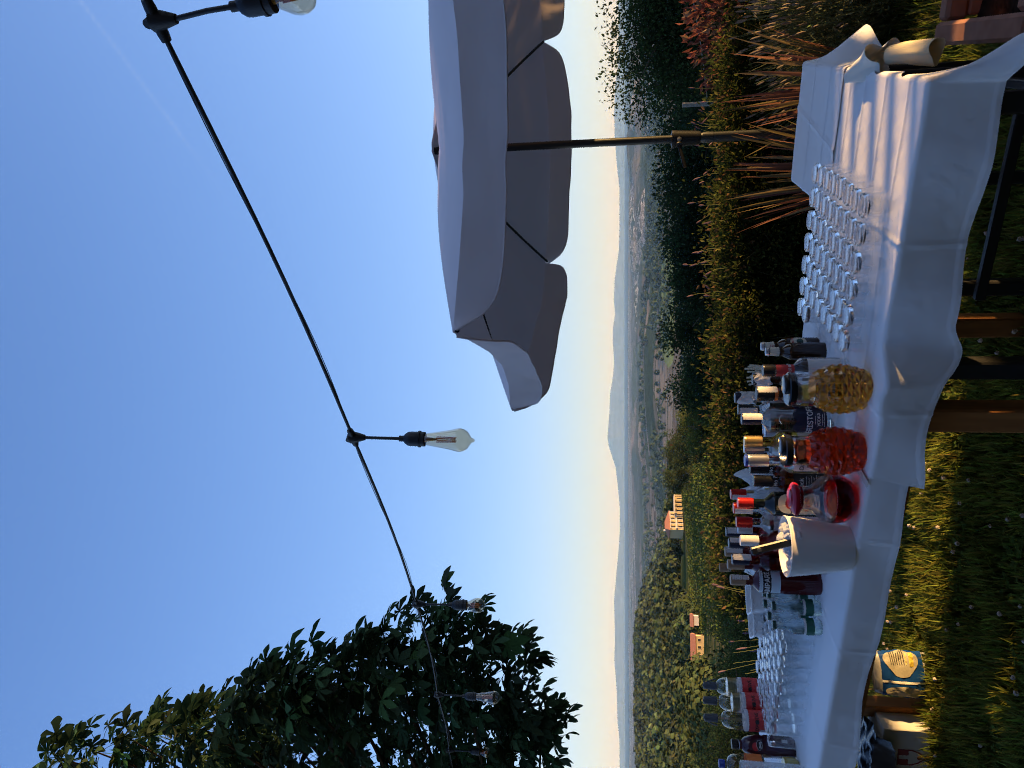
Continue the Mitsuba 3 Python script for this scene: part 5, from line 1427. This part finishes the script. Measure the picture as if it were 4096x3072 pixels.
part(k, 'lid', lathe([(.034, .150), (.037, .158), (.0425, .161), (.0455, .166), (.0455, .173), (.040, .178), (.030, .180), (.028, .184), (.012, .187), (0, .187)], 40, fn=lambda a_, r, z: r * (1 + .22 * np.maximum(0, np.cos(a_ + 1.1)) ** 12 * (z > .155) * (z < .176))), 'c_redlid', smooth=45, to_world=M)
part(k, 'lip', tube([np.array([x, y, ZB + .160]) + .041 * (math.sin(q_) * e + math.cos(q_) * o) for q_ in np.linspace(-1.2, -.2, 8)], .0022, 6), 'g_solid', smooth=True)
# ice bucket
x, y = -.491, 2.268
k = thing('ice_bucket', 'white plastic ice bucket tapering to its foot', 'bucket')
part(k, 'shell', lathe([(0, 0), (.064, 0), (.0655, .004), (.076, .07), (.085, .13), (.0905, .178), (.0922, .182), (.0905, .1845), (.0885, .182), (.083, .13), (.074, .07), (.063, .008), (0, .008)], 56), 'c_plastic', smooth=40, to_world=at_m(x, y))
mat('m_ice', {'type': 'principled', 'base_color': rgb(.90, .92, .95), 'roughness': .12, 'spec_trans': .55, 'eta': 1.31})
_V = []
for q in range(46):
    rr, aa = .072 * math.sqrt(_r.random()), _r.uniform(0, 6.28)
    s = _r.uniform(.013, .021)
    vv = np.asarray(trimesh.creation.icosphere(subdivisions=1).vertices)
    vv = np.sign(vv) * np.abs(vv) ** .6 * s * _r.uniform(.8, 1.2, 3) + _r.normal(0, s * .08, vv.shape)
    hump = .155 + .040 * math.exp(-((rr * math.cos(aa) - .03) ** 2 + (rr * math.sin(aa)) ** 2) / .0022)
    _V.append((vv @ trimesh.transformations.random_rotation_matrix(_r.random(3))[:3, :3] + np.array([x + rr * math.cos(aa), y + rr * math.sin(aa), ZB + hump - _r.uniform(0, .02)]), trimesh.creation.icosphere(subdivisions=1).faces))
_V.append(lathe([(0, .120), (.078, .120), (.079, .150), (0, .152)], 30, (x, y, ZB)))
single('ice', cat_mesh(_V), 'm_ice', 'heap of crushed ice filling the white bucket', 'ice', kind='stuff')
k = thing('ice_scoop', 'black-handled ice scoop sticking out of the ice in the bucket', 'scoop')
_ax = nrm3(np.array([-.30, .02, 1.0])); _sd = nrm3(np.cross(_ax, [0, 1.0, 0])); _up = np.cross(_sd, _ax)
_M = np.stack([_sd, _up, _ax], 1)
part(k, 'handle', cbox(.024, .015, .125, .004, (-.487, 2.238, ZB + .228), M=_M), 'c_capblack', smooth=30)
part(k, 'end_badge', cbox(.010, .002, .012, .0004, tuple(np.array([-.487, 2.238, ZB + .228]) + _ax * .038 - _up * .0085 * np.sign(_up[1])), M=_M), 'c_capgrey')
part(k, 'blade', cbox(.05, .004, .09, .0015, (-.459, 2.242, ZB + .125), M=_M), 'm_steel')

# ---- mixers with green labels
for x, y, lab in [(-.768, 2.583, 'nearest right one'), (-.830, 2.572, 'nearest left one'), (-.826, 2.655, 'between and behind the two nearest'), (-.752, 2.665, 'behind the nearest right one'), (-.770, 2.745, 'further back, right'), (-.805, 2.73, 'further back, left')]:
    k = thing('mixer_bottle', 'small frosted tonic bottle with green band label, ' + lab, 'bottle', 'small tonic bottles with green labels')
    pr = [(0, .003), (.024, 0), (.0275, .005), (.0275, .03), (.0265, .045), (.0272, .08)] + [(.0125 + .0147 * (.5 + .5 * math.cos(math.pi * t)), .08 + .042 * t) for t in np.linspace(.15, 1, 7)] + [(.0120, .148), (.0135, .149), (.0135, .153), (0, .154)]
    part(k, 'glass', lathe(pr, 28), 'g_frost', smooth=45, to_world=at_m(x, y))
    part(k, 'cap', lathe([(0, .1475), (.0150, .1475), (.0148, .156), (.0135, .159), (0, .160)], 24), 'c_capgreen', smooth=35, to_world=at_m(x, y))
    wrap(k, 'label', x, y, .0279, .026, .052, -1.7, 1.7, 'c_labgreen'); lines(k, x, y, .0282, (.034, .038, .043), .018, 'c_capgreen', .3); wrap(k, 'label_edge', x, y, .0279, .052, .060, -1.2, 1.2, 'c_paper')
mat('g_frost', {'type': 'roughdielectric', 'int_ior': 1.38, 'alpha': .18, 'specular_transmittance': rgb(.90, .95, .95)})

# ---- big soda bottles
mat('g_pet', {'type': 'thindielectric', 'int_ior': 1.45})
for i, (x, y, h) in enumerate([(-1.269, 3.10, .330), (-1.294, 3.012, .340), (-1.334, 2.945, .345)]):
    k = thing('soda_bottle', ['rightmost', 'middle', 'leftmost'][i] + ' of the three big plastic bottles with red labels and dark siphon caps', 'bottle', 'big plastic bottles behind the tall glasses')
    pr = [(0, .004), (.032, 0), (.038, .006), (.039, .02), (.039, .215)] + [(.0125 + .0265 * math.cos(t * math.pi / 2) ** .8, .215 + .05 * math.sin(t * math.pi / 2) + .012 * t) for t in np.linspace(.12, 1, 9)] + [(.0125, h - .048)]
    part(k, 'shell', lathe(pr, 36), 'g_pet', smooth=50, to_world=at_m(x, y))
    part(k, 'tube', tube([[x, y, ZB + .02], [x + .002, y, ZB + h - .05]], .0042, 10, False), 'g_thin_smoke', smooth=True)
    part(k, 'water', lathe([(0, .005), (.0365, .006), (.0375, .02), (.0375, [.235, .228, .17][i]), (0, [.235, .228, .17][i])], 32), 'g_water', smooth=40, to_world=at_m(x, y))
    wrap(k, 'label', x, y, .0393, .115, .178, -np.pi, np.pi * .999, 'c_labred', n=48); wrap(k, 'label_edge', x, y, .0393, .178, .192, -np.pi, np.pi * .999, 'c_paperthin', n=48)
    text_wrap(k, 'EXPL', x, y, .0397, .142, .0120, 'c_inkblack', -.62, squash=.92); disc(k, 'bomb_mark', x, y, .0393, .148, .0075, 'c_inkblack', -.12, lift=.0014); text_wrap(k, 'SIVE', x, y, .0397, .142, .0120, 'c_inkblack', .34, squash=.92)
    part(k, 'spikes', cat_mesh([cbox(.0012, .0012, .012 + .02 * _r.random(), .0002, tuple(np.array([x, y, ZB + .125]) + .0402 * (math.sin(q) * face(x, y)[1] + math.cos(q) * face(x, y)[0]))) for q in np.linspace(-1.4, -.9, 7)]), 'c_ginlabel')
    c = part(k, 'siphon_cap', lathe([(0, h - .052), (.0165, h - .052), (.0168, h - .03), (.0155, h - .028), (.0150, h - .006), (.0135, h), (0, h)], 26), 'c_capgrey', smooth=35, to_world=at_m(x, y))
    o, e = face(x, y); s = [1, .6, -1][i]
    part(c, 'lever', cat_mesh([tube([np.array([x, y, ZB + h - .006]) + e * .010 * s, np.array([x, y, ZB + h - .03]) + e * .021 * s, np.array([x, y, ZB + h - .052]) + e * .026 * s], .003, 6), cbox(.008, .008, .006, .001, tuple(np.array([x, y, ZB + h + .001]) + o * .004))]), 'c_capgrey', smooth=40)
mat('g_water', {'type': 'dielectric', 'int_ior': 1.33})
mat('c_paperthin', {'type': 'principledthin', 'base_color': rgb(.7, .68, .68), 'roughness': .6, 'diff_trans': .8, 'eta': 1.3, 'spec_trans': .3})
# purple juice, orange soda, cups
x, y, h = -1.437, 2.955, .238
k = thing('juice_bottle', 'square-shouldered plastic bottle of dark purple juice with black cap', 'bottle')
sq = lambda a_, r, z: r * np.where((z > .012) & (z < .165), (np.abs(np.cos(a_ - .6)) ** 5 + np.abs(np.sin(a_ - .6)) ** 5) ** -.2 * .93, 1.0)
part(k, 'shell', lathe([(0, .003), (.034, 0), (.039, .006), (.0415, .02), (.0415, .115), (.039, .12), (.039, .126), (.041, .131), (.040, .150), (.036, .172), (.027, .190), (.0175, .199), (.0170, .21)], 48, fn=sq), 'g_darkplum', smooth=40, to_world=at_m(x, y))
part(k, 'neck', lathe([(.0172, .2095), (.0185, .211), (.0185, .214), (.0170, .216), (0, .216)], 28), 'g_solid', smooth=40, to_world=at_m(x, y))
part(k, 'cap', lathe([(0, .2165), (.0195, .2165), (.0195, .234), (.0185, .238), (0, .2385)], 28), 'c_capblack', smooth=35, to_world=at_m(x, y))
disc(k, 'fruit_picture', x, y, .0418, .152, .015, 'c_labred', -.1, lift=.002, oy=.9); disc(k, 'oval_badge', x, y, .0418, .138, .018, 'c_ginlabel', .05, lift=.0026, oy=.62); disc(k, 'oval_badge', x, y, .0418, .138, .0165, 'c_labblack', .05, lift=.0032, oy=.58); text_wrap(k, 'ZERO', x, y, .045, .1325, .0065, 'c_inkwhite', .05)
wrap(k, 'label', x, y, .0432, .045, .112, -1.0, .9, 'c_labplum'); wrap(k, 'barcode', x, y, .0437, .030, .052, .35, .75, 'c_ginlabel')
solid('c_labplum', (.05, .02, .045), .5)
x, y, h = -1.480, 2.880, .297
k = thing('orange_soda_bottle', 'clear plastic bottle with blue cap, orange label and a little yellow drink left', 'bottle')
part(k, 'shell', lathe([(0, .004), (.034, 0), (.041, .008), (.0425, .03), (.0405, .055), (.036, .078), (.0365, .10), (.041, .125), (.0415, .21)] + [(.0125 + .029 * math.cos(t * math.pi / 2) ** .85, .21 + .055 * math.sin(t * math.pi / 2)) for t in np.linspace(.12, 1, 9)] + [(.0125, h - .02)], 40), 'g_pet', smooth=50, to_world=at_m(x, y))
part(k, 'drink', lathe([(0, .005), (.0325, .003), (.0395, .010), (.041, .03), (.0392, .055), (0, .0555)], 32), 'g_yellowsolid', smooth=40, to_world=at_m(x, y))
wrap(k, 'label', x, y, .0417, .138, .196, -np.pi, np.pi * .999, 'c_laborange', n=44); text_wrap(k, '1,5 L', x, y, .0421, .183, .007, 'c_cream', -.1); lines(k, x, y, .0421, (.146, .153, .160, .167, .174), .03, 'c_cream')
cap(k, x, y, h, .0155, .022, 'c_capblue')
solid('g_yellowsolid', (.42, .33, .07), .2)
x, y, h = -1.605, 2.985, .305
k = bottle('cola_bottle', 'plastic bottle with dark brown cap at the far left edge, behind the orange-labelled one', x, y, h, .040, 'g_pet', 'c_beerbrown', .022, .0140, .66, .88)
solid('c_beerbrown', (.05, .02, .012), .4)
x, y = -1.452, 2.785
k = thing('cup_stack', 'tall stack of clear ribbed plastic cups at the far left edge', 'cups')
_p = []
for q in range(38):
    z = .010 + .0058 * q
    _p += [(.0335, z), (.0362, z + .0022), (.0362, z + .0032), (.0338, z + .0046)]
part(k, 'rims', lathe([(.026, 0), (.0335, .009)] + _p + [(.030, _p[-1][1] + .001)], 40), 'c_cupplastic', smooth=40, to_world=at_m(x, y))
mat('c_cupplastic', {'type': 'principledthin', 'base_color': rgb(.85, .87, .88), 'roughness': .15, 'diff_trans': .8, 'eta': 1.45, 'spec_trans': .55})

# ---- white trays and the white bag behind
for x, y, hh, lab in [(-.842, 2.93, .178, 'white open plastic tub standing behind the tonic bottles'), (-.955, 2.99, .158, 'second, lower white plastic tub to the left of the first')]:
    k = thing('plastic_tub', lab, 'tub')
    rr = lambda a_, r, z: r * (np.abs(np.cos(a_ - .4)) ** 6 + np.abs(np.sin(a_ - .4)) ** 6) ** (-1 / 6)
    part(k, 'shell', lathe([(0, 0), (.048, 0), (.050, .004), (.058, hh - .008), (.063, hh - .006), (.064, hh), (.058, hh), (.056, hh - .006), (.048, .006), (0, .006)], 48, fn=rr), 'c_plastic', smooth=40, to_world=at_m(x, y))
_aa, _tt = np.meshgrid(np.linspace(0, 2 * np.pi, 60), np.linspace(0, 1, 30), indexing='ij')
_nz = meshkit.fbm(np.stack([np.cos(_aa) * 2.2, np.sin(_aa) * 2.2, _tt * 3], -1), 4, 5) - .5
_rr = (.075 - .045 * _tt ** 2) * (1 + .8 * _nz)
_zz = ZB + (.225 + .03 * np.sin(_aa * 2 + 1)) * np.sin(_tt * 1.45) / .993
mat('c_whitebag', {'type': 'principledthin', 'base_color': rgb(.75, .77, .78), 'roughness': .4, 'diff_trans': .8, 'eta': 1.4, 'spec_trans': 0.0})
single('plastic_bag', (np.stack([-.375 + _rr * np.cos(_aa), 2.78 + .7 * _rr * np.sin(_aa), _zz], -1).reshape(-1, 3), grid_faces(60, 30)), 'c_whitebag', 'crumpled white plastic bag standing behind the whisky bottles', 'bag', smooth=30)

# ---- under the left table: bag of ice, carton, black bag
k = thing('ice_bag', 'blue and white printed plastic bag leaning by the table leg on the grass', 'bag')
_u, _t = np.meshgrid(np.linspace(0, 1, 40), np.linspace(0, 1, 30), indexing='ij')
_th = _u * 2 * np.pi
_cs, _sn = np.cos(_th), np.sin(_th)
_bul = np.sin(np.pi * np.clip(_t * .9 + .08, 0, 1)) ** .45
_bx = .098 * np.sign(_cs) * np.abs(_cs) ** .7 * (.8 + .2 * _bul); _by = .055 * np.sign(_sn) * np.abs(_sn) ** .8 * _bul
_nz = (meshkit.fbm(np.stack([_cs * 2.5, _sn * 2.5, _t * 5], -1), 4, 9) - .5) * .035
_P = np.stack([_bx + _nz * _cs, _by + _nz * _sn - .03 * _t, .27 * _t], -1)


def bagtex(p, n, uv):
    return mi.Color3f(.7, .7, .7)


def place_bag(P, rot, at):
    c, s = math.cos(rot), math.sin(rot)
    return np.stack([P[..., 0] * c - P[..., 1] * s + at[0], P[..., 0] * s + P[..., 1] * c + at[1], P[..., 2] + at[2]], -1)


BAT, BROT = (-1.33, 3.52, .015), math.radians(20)
part(k, 'film', (place_bag(_P, BROT, BAT).reshape(-1, 3), grid_faces(40, 30)), 'c_polybag', smooth=True)
_rows = slice(7, 24)


def patch(name, u0, u1, t0, t1, lift, m, ell=False):
    uu, tt = np.meshgrid(np.linspace(u0, u1, 24), np.linspace(t0, t1, 20), indexing='ij')
    if ell:
        a_, r_ = np.meshgrid(np.linspace(0, 2 * np.pi, 33), np.linspace(0, 1, 6), indexing='ij')
        uu, tt = (u0 + u1) / 2 + (u1 - u0) / 2 * r_ * np.cos(a_), (t0 + t1) / 2 + (t1 - t0) / 2 * r_ * np.sin(a_)
    th = uu * 2 * np.pi; cs, sn = np.cos(th), np.sin(th)
    bul = np.sin(np.pi * np.clip(tt * .9 + .08, 0, 1)) ** .45
    nz = (meshkit.fbm(np.stack([cs * 2.5, sn * 2.5, tt * 5], -1), 4, 9) - .5) * .035
    p = np.stack([.098 * np.sign(cs) * np.abs(cs) ** .7 * (.8 + .2 * bul) + (nz + lift) * cs, .055 * np.sign(sn) * np.abs(sn) ** .8 * bul + (nz + lift) * sn - .03 * tt - lift, .27 * tt], -1)
    p = place_bag(p, BROT, BAT)
    return part(k, name, (p.reshape(-1, 3), grid_faces(*uu.shape)), m, smooth=True)


patch('blue_print', .52, .985, .22, .90, .003, 'c_teal'); patch('white_stripe', .70, .715, .22, .90, .0045, 'c_paper')
patch('oval', .735, .93, .30, .86, .0045, 'c_dullcream', True); patch('oval', .56, .68, .26, .86, .0045, 'c_dullcream', True)
for q in range(8):
    patch('text_line', .79, .79 + .10 + .015 * ((q * 3) % 4), .50 + .035 * q, .512 + .035 * q, .006, 'c_inkblack' if q else 'c_labyellow')
patch('yellow_patch', .78, .89, .39, .46, .006, 'c_labyellow')
# carton with a shield crest
k = thing('carton', 'white carton with a red shield crest on the grass under the left table', 'box')
CA, CAT_ = math.radians(-12), (-1.655, 3.52, 0.0)
part(k, 'box', oriented(cbox(.29, .20, .27, .003, (0, 0, .135)), CA, CAT_), 'c_carton')


def flat(mesh2, dx, dz, lift=.0012):
    v, f = tm(mesh2) if not isinstance(mesh2, tuple) else mesh2
    v = np.asarray(v, float)
    return oriented((np.stack([v[:, 0] + dx, -.10 - lift - v[:, 2], v[:, 1] + dz], 1), f), CA, CAT_)


from shapely.geometry import Polygon as _Pg
_sh = _Pg([(-.040, .05), (.040, .05), (.040, -.01), (.028, -.04), (0, -.072), (-.028, -.04), (-.040, -.01)])
part(k, 'crest', flat(trimesh.creation.extrude_polygon(_sh.difference(_sh.buffer(-.006)), .0004, engine='earcut'), .01, .155), 'c_crest')
for dx in (-.022, .022):
    part(k, 'crest_field', flat(trimesh.creation.extrude_polygon(_Pg([(-.012, .044), (.012, .044), (.012, .004), (-.012, .004)]), .0004, engine='earcut'), .01 + dx, .155), 'c_crest')
part(k, 'crest_ball', flat(trimesh.creation.extrude_polygon(_Pg([(.010 * math.cos(q), .010 * math.sin(q)) for q in np.linspace(0, 6.2, 20)]), .0004, engine='earcut'), .01, .113), 'c_crest')
part(k, 'lettering', flat(meshkit.text_mesh('Bartali', .026, .0004), -.055, .034), 'c_crest')
for q in range(3):
    part(k, 'small_print', flat(cbox(.075 - .01 * q, .004, .0006, .0001), .01, .225 + .011 * q), 'c_capgrey')
_aa, _tt = np.meshgrid(np.linspace(0, 2 * np.pi, 60), np.linspace(0, 1, 34), indexing='ij')
_nz = meshkit.fbm(np.stack([np.cos(_aa) * 2.5, np.sin(_aa) * 2.5, _tt * 3], -1), 4, 15) - .5
_rr = (.22 * np.sin(np.pi * np.clip(.22 + .75 * _tt, 0, 1)) + .01) * (1 + .8 * _nz)
single('bin_bag', (np.stack([-1.98 + 1.05 * _rr * np.cos(_aa), 3.52 + .6 * _rr * np.sin(_aa), .42 * _tt], -1).reshape(-1, 3), grid_faces(60, 34)), 'c_blackbag', 'shiny black plastic bag slumped beside the white carton under the table', 'bag', smooth=30)
_u, _t = np.meshgrid(np.linspace(-1, 1, 40), np.linspace(-1, 1, 30), indexing='ij')
_nz = meshkit.fbm(np.stack([_u * 2, _t * 2, 0 * _u], -1), 4, 19) - .5
_P = np.stack([.17 * _u - .06, .12 * _t - .02, .285 + .05 * np.exp(-(_u * 1.2) ** 2 - _t ** 2) + .05 * _nz - .14 * np.clip(-_t - .72, 0, 1) * 2.2 * (1.1 + _u * -.7) - .25 * np.clip(-_u - .75, 0, 1)], -1)
single('black_sack', (oriented((_P.reshape(-1, 3), grid_faces(40, 30)), CA, CAT_)), 'c_blackbag', 'black plastic sack thrown over the top of the white carton', 'bag', smooth=30)

# ================================================================ WHAT SHADES THE GARDEN: unseen screen and trees out of view, shaped for its shade
_k = thing('garden_screen', 'unseen board screen out of view at right, its gaps cutting the sun into stripes', 'screen')  # out of view; gaps between boards placed to let sun through in stripes


def board(q0, q1, z0, z1):
    part(_k, 'board', cbox(.05, q1 - q0, z1 - z0, .004, (6.5, (q0 + q1) / 2, (z0 + z1) / 2)), 'm_greywood')


for q0, q1, z0, z1 in [(-5, -2, 0, 4.2), (-1.998, .9, 0, 4.2), (.902, 1.66, 0, 1.84), (.902, 1.66, 2.13, 2.36), (.902, 1.16, 2.362, 4.2), (1.162, 1.5, 2.66, 4.2), (1.502, 1.66, 2.362, 4.2),
                       (1.662, 1.70, 0, 4.2), (1.702, 1.80, 0, 1.0), (1.702, 1.80, 1.80, 4.2), (1.802, 2.225, 0, 3.4), (2.227, 2.65, 0, .75), (2.227, 2.65, 1.94, 2.9), (2.652, 2.76, 0, 2.5), (2.762, 5.0, 0, 1.05), (3.30, 3.46, 1.76, 2.27), (3.462, 3.60, 1.58, 2.09), (3.602, 3.75, 1.38, 1.89), (3.752, 3.95, 1.18, 1.69)]:
    board(q0, q1, z0, z1)
board(1.575, 1.66, 1.842, 2.128)
for q in (.95, 1.10, 1.235, 1.40, 1.535):
    part(_k, 'slat', cbox(.05, .055, .286, .004, (6.5, q, 1.985)), 'm_greywood')
_r = R(88)
tree('shade_tree', 'unseen leafy tree out of view at right, placed to shade the parasol', 9.4, .3, 7.2, 2.6, _r, SHADED_LEAF, 16000, .22, nlobe=40, base=0.0, low=.51)  # unseen crowns placed to keep sun off the parasol and chestnut
tree('shade_tree', 'second unseen leafy tree out of view at right, shading the parasol and the chestnut', 9.6, 4.4, 7.6, 2.8, _r, SHADED_LEAF, 19000, .22, nlobe=44, base=0.0, low=.62)

# unseen house out of view behind the camera, shaped to darken the cloth fronts
mat('m_unseen_wall', {'type': 'twosided', 'b': {'type': 'diffuse', 'reflectance': tex(lambda p, n, uv: mix((0.46, 0.30, 0.19), (0.56, 0.38, 0.25), fbm(p.x * 3, p.z * 3, p.y)))}})  # wall colour chosen for its warm bounce onto the cloth fronts
_k = thing('country_house', 'unseen house out of view behind the camera, placed to block the sky there', 'house')
part(_k, 'wall', cbox(24, 5, 3.3, .05, (-7.0, -3.0, 1.6)), 'm_unseen_wall')
part(_k, 'roof', oriented(gable(24, 5, 3.25, 1.0, .3), 0, (-7.0, -3.0, 0)), 'm_rooftile')
part(_k, 'door', cbox(1.1, .08, 2.2, .01, (-3, -.49, 1.1)), 'm_darkopening')
for x in (-8, -5.5, -.5, 2.0):
    part(_k, 'window', cbox(1.0, .08, 1.3, .01, (x, -.49, 1.7)), 'm_darkopening')

# ---------------------------------------------------------------- the air
scene['air'] = {'type': 'homogeneous', 'albedo': {'type': 'rgb', 'value': [0.95, 0.95, 0.95]}, 'sigma_t': {'type': 'rgb', 'value': [SIG * .52, SIG, SIG * 1.85]}}
scene['camera']['medium'] = {'type': 'ref', 'id': 'air'}
scene['haze'] = {'type': 'cube', 'to_world': T().translate([0, 0, 265.0]).scale([64000, 64000, 485.0]), 'bsdf': {'type': 'null'}, 'interior': {'type': 'ref', 'id': 'air'}}
labels['haze'] = {'label': 'thin summer haze over the plain and the hills', 'category': 'haze', 'kind': 'stuff'}
